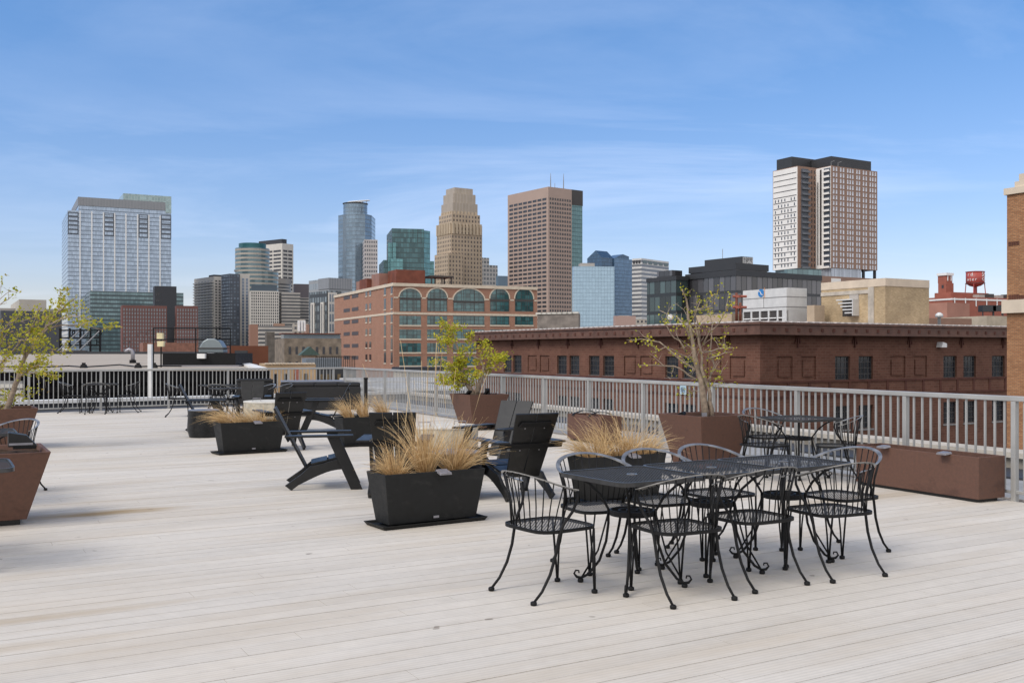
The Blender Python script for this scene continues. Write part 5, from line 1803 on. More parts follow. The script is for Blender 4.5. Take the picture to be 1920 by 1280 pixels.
# stepped tan tower
wf = facade('tan_stone_piers', (0.43, 0.34, 0.245), (0.15, 0.13, 0.115), 3.4, 4.0, 0.46, 0.55, 0.3, 0.15, 0.0)
wf2 = facade('grey_tan_crown', (0.33, 0.275, 0.215), (0.42, 0.37, 0.31), 1.6, 60.0, 0.45, 0.96, 0.1, 0.4, 0.1)
M['tan_tip'] = plain('pale_tan_stone', (0.48, 0.39, 0.28), 0.7, 0, 0.1, 0.1)
D = 950.0
b = Bld('stepped_stone_tower', 'tan stone tower stepping back to a ribbed crown', 'tower', D, 846, 420, pxr=904, pxl=819, theta=32)
b.body(wf, 'shaft')
def step(x0, x1, py0, py1, mt, nm):
    """a setback centred on the shaft: widths taken from its outline in the photo"""
    k0 = (x1 - x0) / (904 - 819)
    dx, dy = b.wr*(1 - k0)/2, b.wl*(1 - k0)/2
    z0, z1 = b.z(py0), b.z(py1)
    return MB().box(dx, b.wr - dx, dy, b.wl - dy, z0 + 0.05, z1).build(nm, mt, b.root)
step(823, 900, 420, 399, wf, 'setback')
step(828, 896, 399, 378, wf2, 'setback')
step(831.5, 892, 378, 360, wf2, 'setback')
step(836, 886.5, 360, 348.5, wf2, 'crown')
mb = MB()
for f in range(9):
    x = b.wr*(f + 0.5)/9
    mb.box(x - 1.0, x + 1.0, -1.1, -0.05, b.h - 9, b.h + 1.5)
    y = b.wl*(f + 0.5)/9
    mb.box(-1.1, -0.05, y - 0.9, y + 0.9, b.h - 9, b.h + 1.5)
mb.build('pinnacle', M['tan_tip'], b.root)
mb = MB()
for f in range(7):
    k0 = (896 - 828)/(904 - 819)
    dx, dy = b.wr*(1 - k0)/2, b.wl*(1 - k0)/2
    x = dx + (b.wr - 2*dx)*(f + 0.5)/7
    mb.box(x - 0.8, x + 0.8, dy - 0.9, dy - 0.05, b.z(400), b.z(394))
    y = dy + (b.wl - 2*dy)*(f + 0.5)/7
    mb.box(dx - 0.9, dx - 0.05, y - 0.8, y + 0.8, b.z(400), b.z(394))
mb.build('pinnacle', M['tan_tip'], b.root)
for (p0, p1, py) in ((815, 846, 476),):
    MB().box(-7, b.wr*0.25, -7, b.wl*0.7, 0, b.z(py)).build('podium', wf, b.root)
# white gridded stepped block
wgr = facade('white_frame_glass', (0.54, 0.52, 0.49), (0.13, 0.145, 0.16), 3.6, 4.2, 0.70, 0.62, 0.35, 0.12, 0.1)
b = tower('white_stepped_block', 'white gridded office block stepping up behind the brick arches', 1000.0, 876, 495, 933, 814, 30, wgr, 'wall', 'building')
MB().box(2, b.wr*0.75, 2, b.wl*0.75, b.h + 0.02, b.z(481)).build('upper_storeys', wgr, b.root)
tower('blue_low_block', 'small blue block between the white block and the brown tower', 700.0, 934, 517, 952, 930, 20, plain('blue_slate', (0.10, 0.15, 0.20), 0.5), 'wall', 'building')

# big brown granite tower with its glass back
M['granite'] = plain('brown_granite', (0.37, 0.275, 0.23), 0.75, 0, 0.06, 0.05)
b = tower('brown_granite_tower', 'broad brown stone tower with a grid of small dark windows and two masts', 880.0, 1028, 350, 1072, 952, 36, M['granite'], 'wall')
b.windows('l', 2.0, b.wl - 2.0, 8, 6.0, b.h - 8.5, 40, 0.78, 0.50, M['far_pane'], proud=0.2)
b.windows('r', 1.0, b.wr - 0.6, 9, 6.0, b.h - 8.5, 40, 0.56, 0.52, M['far_pane'], proud=0.2)
for px, py in ((1038, 322), (1063, 320), (1046, 340)):
    mb = MB()
    x = (px - 1028)/F*880 * 1.25
    mb.tube([(x, 4, b.h), (x, 4, b.z(py + 12)), (x, 4, b.z(py))], [0.5, 0.35, 0.15], 5)
    mb.build('mast', M['frame_grey'], b.root)
gb = facade('teal_back_glass', (0.075, 0.14, 0.15), (0.105, 0.20, 0.215), 2.5, 3.8, 0.88, 0.84, 0.1, 0.10, 0.35)
b = tower('teal_backed_tower', 'teal glass slab with dark top, just behind the brown granite tower', 905.0, 1071, 356, 1092, 1040, 36, gb, 'curtain_wall')
MB().box(-0.3, b.wr + 0.3, -0.3, b.wl, b.z(384), b.h + 0.3).build('dark_top', M['frame_dark'], b.root)

# blue glass group
bl = facade('light_blue_mirror_glass', (0.20, 0.28, 0.35), (0.29, 0.40, 0.49), 1.6, 1.9, 0.90, 0.90, 0.05, 0.06, 0.55, 0.4, 0.3)
b = tower('blue_mirror_block', 'low light blue mirror glass block beside the brown granite tower', 520.0, 1076, 499, 1152, 1073, 6, bl, 'curtain_wall', 'building')
MB().box(b.along('r', 1091), b.along('r', 1117), 3, 10, b.h + 0.02, b.z(492)).build('roof_plant', M['concrete_far'], b.root)
bd = facade('deep_blue_glass', (0.045, 0.075, 0.12), (0.055, 0.105, 0.17), 1.8, 3.8, 0.9, 0.84, 0.18, 0.08, 0.4, 0.3, 0.2)
bm_ = facade('mid_blue_glass', (0.085, 0.14, 0.21), (0.105, 0.18, 0.28), 1.8, 3.8, 0.9, 0.84, 0.14, 0.08, 0.4, 0.3, 0.2)
b = tower('gabled_blue_tower', 'deep blue glass tower with a pitched top', 1050.0, 1152, 484, 1185, 1104, 40, bm_, 'curtain_wall')
hh = b.h
z1, z2 = b.z(463), b.z(476)
mb = MB()
mb.prism([(-0.0, hh + 0.02), (b.wr*0.85, hh + 0.02), (b.wr*0.85, hh + 3), (b.wr*0.5, hh + 5)], 0.5, b.wl*0.4)
mb.build('upper_block', bd, b.root)
b2 = Bld('gabled_blue_block', 'darker blue glass wing with a pointed gable roof', 'tower', 1040.0, 1128, 482, pxr=1152, pxl=1101, theta=40)
b2.body(bd, 'curtain_wall')
mb = MB()
Ty = Matrix(((0, 1, 0, 0), (1, 0, 0, 0), (0, 0, 1, 0), (0, 0, 0, 1)))
mb.prism([(0.0, b2.h + 0.02), (b2.wl, b2.h + 0.02), (b2.wl*0.42, b2.h + 7.6)], 0.0, b2.wr*0.9, Ty)
mb.build('gable_roof', bd, b2.root)
mb = MB()
mb.box(2.0, b2.wr*0.75, -0.3, 3.0, b2.h + 2.4, b2.h + 3.0, Matrix.Translation((0, 5, 0)))
mb.build('roof_ledge', plain('salmon_stone', (0.42, 0.26, 0.20), 0.8), b2.root)
wb = facade('white_banded_facade', (0.60, 0.59, 0.57), (0.155, 0.165, 0.185), 60.0, 4.2, 1.0, 0.55, 0.05, 0.15, 0.1)
b = tower('white_banded_tower', 'white office tower with dark window bands, left of the dark glass building', 1000.0, 1203, 484, 1254, 1185, 50, wb, 'wall')
b.windows('r', 0.8, b.wr - 0.8, 5, b.h - 5.5, b.h - 1.5, 1, 0.72, 0.85, plain('green_grey_glass', (0.10, 0.13, 0.125), 0.15), 'top_window', 0.2)
b.windows('l', 0.8, b.wl - 0.8, 3, b.h - 5.5, b.h - 1.5, 1, 0.72, 0.85, M['far_pane'], 'top_window', 0.2)
tower('salmon_low_block', 'low salmon pink stone block behind the cornice', 330.0, 1153, 592, 1192, 1150, 10, plain('salmon_stone_wall', (0.42, 0.29, 0.25), 0.85), 'wall', 'building')
b = tower('grey_rubble_building', 'old grey stone building with a broken roofline at the foot of the brown granite tower', 160.0, 1085, 588, 1088, 1008, 62, plain('grey_rubble', (0.19, 0.165, 0.145), 0.9, 0, 0.35, 0.8), 'wall', 'building')
mb = MB()
for q in range(8):
    mb.box(-0.15, 0.3, b.wl*q/8, b.wl*q/8 + 1.2, b.h + 0.01, b.h + 0.3)
mb.build('roof_coping', M['concrete_top'], b.root)

# dark glass office building with a lettered penthouse
M['dark_metal'] = plain('charcoal_metal', (0.038, 0.040, 0.044), 0.55, 0.2, 0.1, 0.2)
pg = facade('dark_office_glass', (0.030, 0.031, 0.034), (0.075, 0.074, 0.082), 1.75, 4.3, 0.86, 0.84, 0.6, 0.08, 0.1, 0.5, gspec=0.7)
pgg = facade('green_office_glass', (0.022, 0.028, 0.030), (0.045, 0.072, 0.072), 1.9, 4.3, 0.86, 0.80, 0.8, 0.08, 0.1, 0.5, gspec=0.7)
b = Bld('dark_office_building', 'black framed glass office building with white lettering on its penthouse', 'office building', 230.0, 1380, 517, pxr=1540, pxl=1286, theta=34)
b.body(pg, 'curtain_wall')
MB().box(-0.25, b.wr, -0.25, b.wl, b.h + 0.02, b.h + 1.3).build('parapet_band', M['dark_metal'], b.root)
zf = b.z(496)
MB().box(1.2, b.along('r', 1446), 1.2, b.wl*0.98, b.h + 1.31, zf - 1.0).build('upper_storey', pg, b.root)
MB().box(0.9, b.along('r', 1447), 0.9, b.wl, zf - 0.99, zf + 0.5).build('parapet_band', M['dark_metal'], b.root)
ph = MB().box(5.0, b.along('r', 1430), 3.0, b.wl*0.92, zf + 0.52, b.z(476.5)).build('penthouse', M['dark_metal'], b.root)
w_s = b.along('r', 1430) - 5.0
Tx = Matrix.Translation((5.0 + w_s*0.53, 2.9, b.z(489.5))) @ Matrix.Rotation(math.pi/2, 4, 'X') @ Matrix.Diagonal((w_s*0.96/17.0, 1, 1, 1))
text_mesh('sign_lettering', [('PIPER | SANDLER', 2.1, Tx)], M['white_paint'], b.root)
mb = MB()
for q in range(22):
    x = 5.4 + q*(w_s - 0.8)/22
    mb.box(x, x + 0.08, 2.86, 2.99, b.z(483.5), b.z(478.5))
mb.build('louvre_fins', M['frame_grey'], b.root)
for q in range(3):
    mb = MB(); mb.tube([(6 + q*1.0, 10 + q, b.z(477)), (6 + q, 10 + q, b.z(477) + 2.5)], 0.06, 4); mb.build('antenna', M['frame_grey'], b.root)
b = tower('green_glass_wing', 'lower dark green glass wing at the left of the lettered building', 240.0, 1268, 525, 1290, 1213, 34, pgg, 'curtain_wall', 'office building')
MB().box(-0.25, b.wr, -0.25, b.wl, b.h + 0.02, b.h + 1.0).build('parapet_band', M['dark_metal'], b.root)
MB().box(0.5, b.wr, 2.0, b.wl*0.70, b.h + 1.01, b.z(505)).build('upper_storey', pg, b.root)
tower('teal_podium', 'strip of dark teal glass right of the lettered building', 300.0, 1476, 505, 1540, 1470, 12, te, 'curtain_wall', 'building')

# brown and white residential tower
M['lt_brown'] = plain('brown_panel_cladding', (0.265, 0.165, 0.12), 0.75, 0, 0.08, 0.15)
M['lt_white'] = plain('white_panel_cladding', (0.74, 0.72, 0.69), 0.7, 0, 0.05, 0.15)
M['lt_pane'] = plain('pale_reflecting_pane', (0.52, 0.53, 0.57), 0.25, 0.1, 0.35, 0.4)
M['lt_dark'] = plain('dark_reveal', (0.055, 0.05, 0.052), 0.5, 0, 0.2, 0.4)
b = Bld('residential_tower', 'tall brown and white residential tower with a dark crown', 'tower', 550.0, 1559, 310.5, pxr=1645, pxl=1530.5, theta=30)
zl = b.z(502)
MB().box(0, b.wr, 0, b.wl, zl, b.h).build('wall', M['lt_brown'], b.root)
MB().box(-0.25, -0.01, 0.3, b.wl, zl, b.h - 0.3).build('white_panel', M['lt_white'], b.root)
nf = 18
fh = (b.h - zl)/nf
pat = (0.045, 0.105, 0.195, 0.255, 0.345, 0.40, 0.455, 0.545, 0.60, 0.69, 0.75, 0.84, 0.895, 0.955)
firstw, cnt, rest = None, 0, MB()
for j in range(nf):
    for q, u in enumerate(pat):
        c = u*b.wr
        z = b.h - (j + 0.55)*fh
        if cnt < 100:
            if firstw is None:
                firstw = o = MB().box(-0.52, 0.52, -0.12, 0.02, -fh*0.36, fh*0.36).build('window', M['lt_pane'], b.root)
            else:
                o = firstw.copy(); C.objects.link(o); o.parent = b.root
            o.location = (c, 0, z)
        else:
            rest.box(c - 0.52, c + 0.52, -0.12, 0.02, z - fh*0.36, z + fh*0.36)
        cnt += 1
tag(rest.build('windows', M['lt_pane'], b.root), kind='stuff')
mb = MB()
for j in range(nf):
    z = b.h - (j + 1)*fh
    mb.box(-0.251 - 1.1, -0.251, b.wl*0.05, b.wl*0.48, z + 0.02, z + 0.22)
    mb.box(-1.35, -1.25, b.wl*0.05, b.wl*0.48, z + 0.22, z + 1.1)
bal = mb.build('balconies', M['lt_white'], b.root); tag(bal, kind='stuff')
MB().box(-0.30, -0.251, b.wl*0.05, b.wl*0.48, zl + 0.5, b.h - 1).build('balcony_recess', M['slot'], b.root)
MB().box(-0.30, -0.251, b.wl*0.62, b.wl*0.74, zl + 2, b.h - 1.2).build('window_strip', M['lt_dark'], b.root)
MB().box(-0.30, -0.251, b.wl*0.84, b.wl*0.90, zl + 2, b.h - 8).build('window_strip', M['lt_dark'], b.root)
# left wing
d2 = 10.5
px_c2, X2 = 1496, None
cl = b.wl + 0.05
# wing corner in the tower's own coordinates, found along the ray of pixel 1496
def local_on_ray(px, y):
    t = (px - 960.0)/F
    ox, oy = b.X + b.l[0]*y, b.D + b.l[1]*y
    return (t*oy - ox)/(b.r[0] - t*b.r[1])
xw = local_on_ray(1496, cl)
def local_y_on_ray(px, x):
    t = (px - 960.0)/F
    ox, oy = b.X + b.r[0]*x, b.D + b.r[1]*x
    return (t*oy - ox)/(b.l[0] - t*b.l[1])
yw = local_y_on_ray(1449, xw)
MB().box(xw, b.wr*0.6, cl, yw, zl, b.h + 0.3).build('wing_wall', M['lt_brown'], b.root)
MB().box(xw - 0.3, xw - 0.01, cl + 0.2, yw - 0.6, zl, b.h - 0.1).build('white_panel', M['lt_white'], b.root)
b.windows('l', cl + 1.0, yw - 1.2, 7, zl + 0.6, b.h - 0.6, nf, 0.30, 0.50, M['slot'], 'narrow_window', 0.10, base=xw - 0.3, skip=lambda i, j: (i*7 + j*3) % 5 == 0 or j > 12)
mb = MB()
for j in range(1, nf):
    z = zl + (b.h - zl)*j/nf
    mb.box(xw - 0.42, xw - 0.301, cl + 0.8, yw - 1.0, z - 0.18, z + 0.18)
mb.build('floor_line', M['lt_dark'], b.root)
MB().box(xw + (0 - xw)*0.18, xw + (0 - xw)*0.55, cl - 0.35, cl - 0.01, zl + 0.5, b.h - 1).build('balcony_recess', M['slot'], b.root)
mb = MB()
for j in range(nf):
    z = b.h - (j + 1)*fh
    mb.box(xw + (0 - xw)*0.15, xw + (0 - xw)*0.58, cl - 1.5, cl - 0.36, z, z + 0.18)
    mb.box(xw + (0 - xw)*0.15, xw + (0 - xw)*0.58, cl - 1.5, cl - 1.42, z + 0.18, z + 1.1)
tag(mb.build('dark_balconies', M['slot_light'], b.root), kind='stuff')
b.windows('r', xw + (0 - xw)*0.68, xw + (0 - xw)*0.98, 2, zl + 0.6, b.h - 0.6, nf, 0.4, 0.6, M['lt_dark'], 'dark_window', 0.06, limit=36, base=cl)
MB().box(2.5, b.wr*0.94, 2.5, b.wl + 6, b.h + 0.02, b.z(290.5)).build('crown', M['dark_metal'], b.root)
MB().box(xw + 1.5, b.wr*0.55, b.wl + 6.05, yw - 1.5, b.h + 0.32, b.z(288)).build('crown', M['dark_metal'], b.root)
for x in (0.6, 6.0):
    mb = MB(); mb.tube([(x, 0.8, b.h), (x, 0.8, b.h + 2.2), (x + 1.2, -0.5, b.h + 2.6)], 0.16, 5); mb.build('davit', M['frame_grey'], b.root)
# glazed amenity floor and podium
zp = b.z(518)
MB().box(0.6, b.wr*0.66, 0.6, yw - 2, zp + 0.02, zl - 0.02).build('glazed_floor', facade('pale_glazed_floor', (0.25, 0.26, 0.28), (0.36, 0.40, 0.46), 1.0, 40.0, 0.86, 1.0, 0.2, 0.1, 0.3), b.root)
MB().box(xw, 0.55, cl - 2, yw - 2, zp + 0.02, zl - 0.02).build('glazed_floor', te, b.root)
for x in (b.wr*0.72, b.wr*0.97):
    MB().box(x - 0.6, x + 0.6, 0.4, 1.6, zp + 0.02, zl - 0.02).build('column', M['dark_metal'], b.root)
MB().box(xw, b.wr, 0.2, yw, 0, zp).build('podium', M['lt_brown'], b.root)
MB().box(0.02, b.wr*0.20, 0.0, 0.195, 2, zp - 1).build('podium_panel', M['lt_white'], b.root)
b.windows('r', b.wr*0.25, b.wr*0.95, 8, zp - 6.5, zp - 1.5, 2, 0.7, 0.55, M['lt_dark'], 'podium_window', 0.05, base=0.2)

# ------------------------------------------------------------------ roofs and boxes behind the brown cornice
M['galv'] = plain('pale_galvanised_sheet', (0.62, 0.63, 0.62), 0.55, 0.15, 0.08, 1.2)
def roof_thing(name, label, cat, D, pxc, pyc, pxr, pxl, zb_px, theta=30):
    _, zb = XZ(pxc, zb_px, D)
    return Bld(name, label, cat, D, pxc, pyc, pxr=pxr, pxl=pxl, theta=theta, zb=zb)
b = roof_thing('cooling_tower', 'white sheet metal cooling tower with a blue round logo behind the cornice', 'cooling tower', 112.0, 1475, 539, 1513, 1393, 606)
b.body(M['galv'], 'casing', z0=b.z(581))
b.body(M['frame_dark'], 'fan_recess', x0=0.1, y0=0.7, z0=0.0, z1=b.z(581) - 0.01)
for q in range(6):
    y0 = b.wl*q/5.0
    MB().box(-0.02, 0.3, max(0, y0 - 0.12), min(b.wl, y0 + 0.12), 0.0, b.z(581) - 0.012).build('fin', M['galv'], b.root)
    if q < 5:
        T = Matrix.Translation((0.05, (q + 0.55)*b.wl/5, 0.65)) @ Matrix.Rotation(math.radians(-35), 4, 'Y')
        MB().box(-0.1, 0.7, -b.wl/10*0.8, b.wl/10*0.8, -0.02, 0.02, T).build('fan_cowl', M['white_paint'], b.root)
MB().box(-0.0, b.wr, 0.0, 0.69, 0.0, b.z(581) - 0.011).build('side_panel', M['galv'], b.root)
mb = MB()
for py in (556, 575):
    z = b.z(py)
    mb.box(-0.012, -0.001, 0, b.wl, z - 0.05, z + 0.05); mb.box(0, b.wr, -0.012, -0.001, z - 0.05, z + 0.05)
y = b.along('l', 1432)
mb.box(-0.012, -0.001, y - 0.04, y + 0.04, b.z(575) + 0.03, b.h - 0.05)
mb.build('seams', M['frame_grey'], b.root)
y, zc_ = b.along('l', 1427), b.z(549.5, 'l', b.along('l', 1427))
T = Matrix.Translation((0, y, zc_)) @ Matrix.Rotation(math.radians(-90), 4, 'Y')
mb = MB(); mb.lathe([(0.46, 0.0), (0.46, 0.04)], 24); mb.v = [tuple(T @ Vector(v)) for v in mb.v]
lg = mb.build('logo_disc', plain('logo_blue', (0.02, 0.19, 0.50), 0.5, 0, 0.02), b.root)
mb = MB()
mb.tube([(-0.06, y + 0.32, zc_ + 0.22), (-0.06, y + 0.07, zc_ + 0.15), (-0.06, y - 0.07, zc_ - 0.15), (-0.06, y - 0.32, zc_ - 0.22)], 0.05, 5)
mb.build('logo_stroke', M['white_paint'], lg)
mb = MB()
mb.box(-0.022, -0.001, y - 0.62, y - 0.56, zc_ - 0.6, zc_ + 0.6)
mb.build('orange_line', plain('orange_mark', (0.55, 0.20, 0.05), 0.6), b.root)
# tan penthouse
b = roof_thing('tan_penthouse', 'tan brick rooftop block with a slanted louvre vent behind the cornice', 'building', 105.0, 1660, 522, 1742, 1540, 612)
b.body(M['brick_tan'])
b.band(b.h - 0.78, b.h + 0.05, M['cream_trim'], 'parapet_band', 0.05)
y = b.along('l', 1635)
mb = MB(); mb.box(-0.10, -0.001, y - 0.3, y + 0.45, 0, b.h - 0.8); mb.box(-0.10, -0.001, y + 0.46, b.wl, b.z(548), b.z(541))
mb.build('trim', M['stone'], b.root)
y0, y1 = b.along('l', 1611), b.along('l', 1580)
zt_v, zb_v = b.z(561, 'l', y0), b.z(592, 'l', y0)
mb = MB()
mb.box(-1.0, -0.02, y0, y0 + 0.1, zb_v, zt_v)
vent = mb.build('louvre_vent', M['galv'], b.root)
for q in range(5):
    z = zt_v - (zt_v - zb_v)*q/5
    yy1 = y1 - (y1 - y0)*0.13*q
    T = Matrix.Translation((-0.03, 0, z))
    mb = MB(); mb.box(-1.0, 0.0, y0 + 0.11, yy1, -0.1, 0.04, T)
    mb.build('slat', M['galv'], vent)
MB().box(-0.04, -0.002, y0 + 0.07, y1, zb_v, zt_v).build('vent_opening', M['frame_dark'], vent)
MB().box(-0.05, -0.001, y0 + 0.05, y0 + 1.3, zt_v + 0.02, b.z(546)).build('patch', M['concrete_far'], b.root)
b = roof_thing('tan_parapet_block', 'low tan block right behind the cornice, beside the rusty pipes', 'building', 120.0, 1372, 588, 1396, 1305, 608)
b.body(plain('tan_stucco', (0.43, 0.34, 0.24), 0.85, 0, 0.12, 1))
b = roof_thing('tan_parapet_block', 'small plain tan block between cooling tower and tan penthouse', 'building', 110.0, 1527, 572, 1546, 1513, 608)
b.body(plain('tan_stucco_light', (0.45, 0.36, 0.26), 0.85, 0, 0.12, 1))
X_, z_ = XZ(1384, 606, 112.0)
root = empty('rusty_pipe', (X_, 112.0, z_))
tag(root, 'rusty vertical pipes with flanged elbows left of the cooling tower', 'pipe')
mb = MB()
mb.tube([(-0.18, 0, 0), (-0.18, 0, 3.4)], 0.15, 8); mb.tube([(0.24, 0, 0), (0.24, 0, 2.3)], 0.15, 8)
mb.build('riser', M['rust'], root, True)
mb = MB()
for z in (1.8, 3.0):
    mb.tube([(-0.6, 0, z), (0.95, 0, z)], 0.14, 8); mb.lathe([(0.3, z - 0.15), (0.3, z + 0.15)], 12)
mb.build('flange', plain('rust_red_flange', (0.30, 0.09, 0.06), 0.7), root)
X_, z_ = XZ(1257, 596, 98.0)
root = empty('globe_vent', (X_, 98.0, z_ - 0.24))
tag(root, 'small white globe vent standing on the brown building roof', 'vent')
mb = MB(); mb.lathe([(0.06, 0.0), (0.20, 0.04), (0.28, 0.20), (0.29, 0.32), (0.24, 0.48), (0.12, 0.58), (0.02, 0.60)], 16); mb.build('globe', M['white_paint'], root, True)
MB().lathe([(0.08, -0.8), (0.08, 0.0)], 10).build('pipe', M['frame_grey'], root)

# red brick works with the water tower
M['brick_works'] = plain('works_red_brick', (0.30, 0.105, 0.075), 0.85, 0, 0.15, 0.3, 0.2)
M['brick_works2'] = plain('works_faded_brick', (0.36, 0.185, 0.14), 0.85, 0, 0.12, 0.3, 0.2)
b = tower('red_brick_works', 'long red brick works with a white cornice line under the water tower', 285.0, 1786, 556, 1960, 1736, 24, M['brick_works'], 'wall', 'building')
b.band(b.h - 0.9, b.h - 0.45, M['white_paint'], 'cornice_line', 0.12)
mb = MB()
for q in range(9):
    x = b.wr*q/9 + 0.5
    mb.box(x, x + 0.35, -0.2, -0.125, b.h - 2.6, b.h - 0.3)
mb.build('cornice_bracket', M['white_paint'], b.root)
roofbox(b, 'rooftop_unit', b.wr*0.1, b.wr*0.5, 4, 10, 0.02, 1.6, M['brick_works'])
for q in range(4):
    roofbox(b, 'rooftop_unit', b.wr*(0.3 + q*0.10), b.wr*(0.36 + q*0.10), 0.8, 3.0, 0.02, 0.9 + 0.3*(q % 2), M['frame_dark'] if q % 2 else M['concrete_far'])
b = tower('faded_brick_block', 'faded pink brick block in front of the red works', 205.0, 1776, 567, 1818, 1740, 30, M['brick_works2'], 'wall', 'building')
b = tower('red_chimney_house', 'red brick stair house with a white topped square chimney', 295.0, 1774, 530, 1788, 1759, 30, M['brick_works'], 'wall', 'building')
MB().box(b.wr*0.15, b.wr*0.95, 0.3, 3.2, b.h + 0.02, b.z(516)).build('chimney', M['brick_works'], b.root)
mb = MB(); mb.box(b.wr*0.06, b.wr*1.04, 0.0, 3.4, b.z(516) + 0.02, b.z(511)); mb.box(b.wr*0.25, b.wr*0.35, 0.15, 0.29, b.z(526), b.z(516)); mb.box(b.wr*0.70, b.wr*0.80, 0.15, 0.29, b.z(526), b.z(516))
mb.build('chimney_cap', M['white_paint'], b.root)
MB().box(-0.06, -0.001, b.wl*0.3, b.wl*0.55, b.z(540), b.z(534)).build('window', M['far_pane'], b.root)
D = 300.0
X_, zt_w = XZ(1828.5, 510, D)
zb_w = XZ(1828.5, 556, D)[1]
root = empty('water_tower', (X_, D, zb_w))
tag(root, 'red rooftop water tower with white lettering on thin legs', 'water tower')
pm = D/F
h0, h1 = (556 - 533)*pm, (556 - 510)*pm
R_ = 16.2*pm
red = plain('water_tower_red', (0.33, 0.055, 0.045), 0.55, 0, 0.15, 0.5)
tank = MB().lathe([(R_*0.15, h0 - 5*pm), (R_*0.6, h0 - 3*pm), (R_, h0 + 1.5*pm), (R_, h1)], 32).build('tank', red, root, True)
MB().lathe([(R_*1.06, h1 + 0.02), (R_*1.05, h1 + 0.12), (R_*0.5, h1 + 1.5*pm), (0.05, h1 + 2.2*pm)], 32).build('roof', red, root)
MB().lathe([(R_*0.13, 0), (R_*0.13, h0 - 4*pm)], 12).build('riser', red, root)
for q in range(4):
    a = math.pi/4 + q*math.pi/2 + 0.2
    mb = MB(); mb.tube([(R_*0.98*math.cos(a), R_*0.98*math.sin(a), h0 + 2*pm), (R_*1.12*math.cos(a), R_*1.12*math.sin(a), 0)], 0.14, 6); mb.build('leg', red, root)
mb = MB(); mb.lathe([(R_*1.08, h0 + 0.2), (R_*1.08, h0 + 0.32)], 32, cap=False); mb.build('gallery', M['frame_dark'], root)
def round_text(body, z, size, ang0, step_):
    out = []
    for q, chx in enumerate(body):
        a = ang0 + q*step_
        out.append((chx, size*1.4, Matrix.Translation((R_*1.015*math.sin(a), -R_*1.015*math.cos(a), z)) @ Matrix.Rotation(a, 4, 'Z') @ Matrix.Rotation(math.pi/2, 4, 'X')))
    return out
text_mesh('lettering', round_text('rd', (556 - 518)*pm, 1.05, math.radians(-68), math.radians(22))
          + round_text('nter', (556 - 527)*pm, 0.95, math.radians(-72), math.radians(17))
          + round_text('Sto', (556 - 519)*pm, 1.25, math.radians(26), math.radians(17))
          + round_text('Cen', (556 - 527)*pm, 1.0, math.radians(30), math.radians(16)), M['white_paint'], tank)
for (px, py, w, h, D, lab) in ((1856, 578, 26, 12, 190.0, 'black rooftop air unit, first of the row before the red works'), (1874, 578, 24, 10, 190.0, 'black rooftop air unit in the middle of the row'), (1892, 577, 26, 11, 190.0, 'black rooftop air unit at the right end of the row')):
    X_, z_ = XZ(px - w/2, py, D)
    root = empty('air_unit', (X_, D, z_ - 1.4)); tag(root, lab, 'air unit', 'black air units on the roof')
    k = D/F
    MB().box(0, w*k*0.95, 0, 2, 1.4 - h*k/2, 1.4 + h*k/2).build('casing', M['dark_metal'], root)
    MB().box(0.05, 0.2, 0.2, 0.4, 0.0, 1.399 - h*k/2).build('leg', M['dark_metal'], root)
    MB().box(w*k*0.8, w*k*0.8 + 0.15, 0.2, 0.4, 0.0, 1.399 - h*k/2).build('leg', M['dark_metal'], root)
b = tower('stone_parapet_building', 'pale stone parapet building in front of the red works', 150.0, 1850, 592, 1960, 1742, 20, plain('pale_stone_wall', (0.40, 0.34, 0.26), 0.85, 0, 0.2, 0.6), 'wall', 'building')
b = tower('brown_parapet_building', 'brown roof parapet just left of the pale stone one', 140.0, 1742, 596, 1822, 1700, 20, plain('brown_roof_wall', (0.24, 0.14, 0.10), 0.85, 0, 0.15, 0.6), 'wall', 'building')
X_, z_ = XZ(1761, 595, 132.0)
root = empty('mushroom_vent', (X_, 132.0, z_ - 0.3)); tag(root, 'small pale mushroom vent behind the right part of the cornice', 'vent')
MB().lathe([(0.2, -0.8), (0.2, 0.3), (0.5, 0.34), (0.46, 0.72), (0.15, 0.95)], 14).build('cap', M['galv'], root, True)

# ------------------------------------------------------------------ the black-clad neighbour beyond the far railing
sid = facade('black_lap_siding', (0.002, 0.002, 0.0025), (0.0065, 0.0065, 0.0075), 400.0, 0.62, 1.0, 0.72, 0.05, 0.8, 0.0, 0.8, gspec=0.04)
felt = None
def feltmat():
    m, t = newmat('beige_roof_felt')
    k = NT(t)
    x, y, z = k.sep(k.obj())
    n = k.noise(k.comb(k.m('MULTIPLY', x, 0.12), k.m('MULTIPLY', y, 0.7)), 1.2, 5, 0.6)
    l = k.m('LESS_THAN', k.m('FRACT', k.m('DIVIDE', y, 2.4)), 0.04)
    c = k.mix(k.rng(n, 0.3, 0.7), (0.33, 0.285, 0.235), (0.42, 0.375, 0.32))
    c = k.mix(k.m('MULTIPLY', l, 0.45), c, (0.20, 0.17, 0.14))
    k.out(k.pbr(c, 0.9, 0, None, 0.2))
    return m
M['felt'] = feltmat()
D0, D1 = 41.0, 84.0
xl, _ = XZ(-160, 697, D0)
xr, z0_ = XZ(497, 694, D0)
xr2, z1_ = XZ(436, 677, 62.0)
nb = empty('black_clad_building', (xr, D0, GROUND), math.radians(4))
tag(nb, 'black clad building with a low sloping beige roof beyond the far railing', 'building')
zr0 = z0_ - GROUND
zr1 = XZ(0, 663.5, D1)[1] - GROUND
Lw = xr - xl + 12
mb = MB()
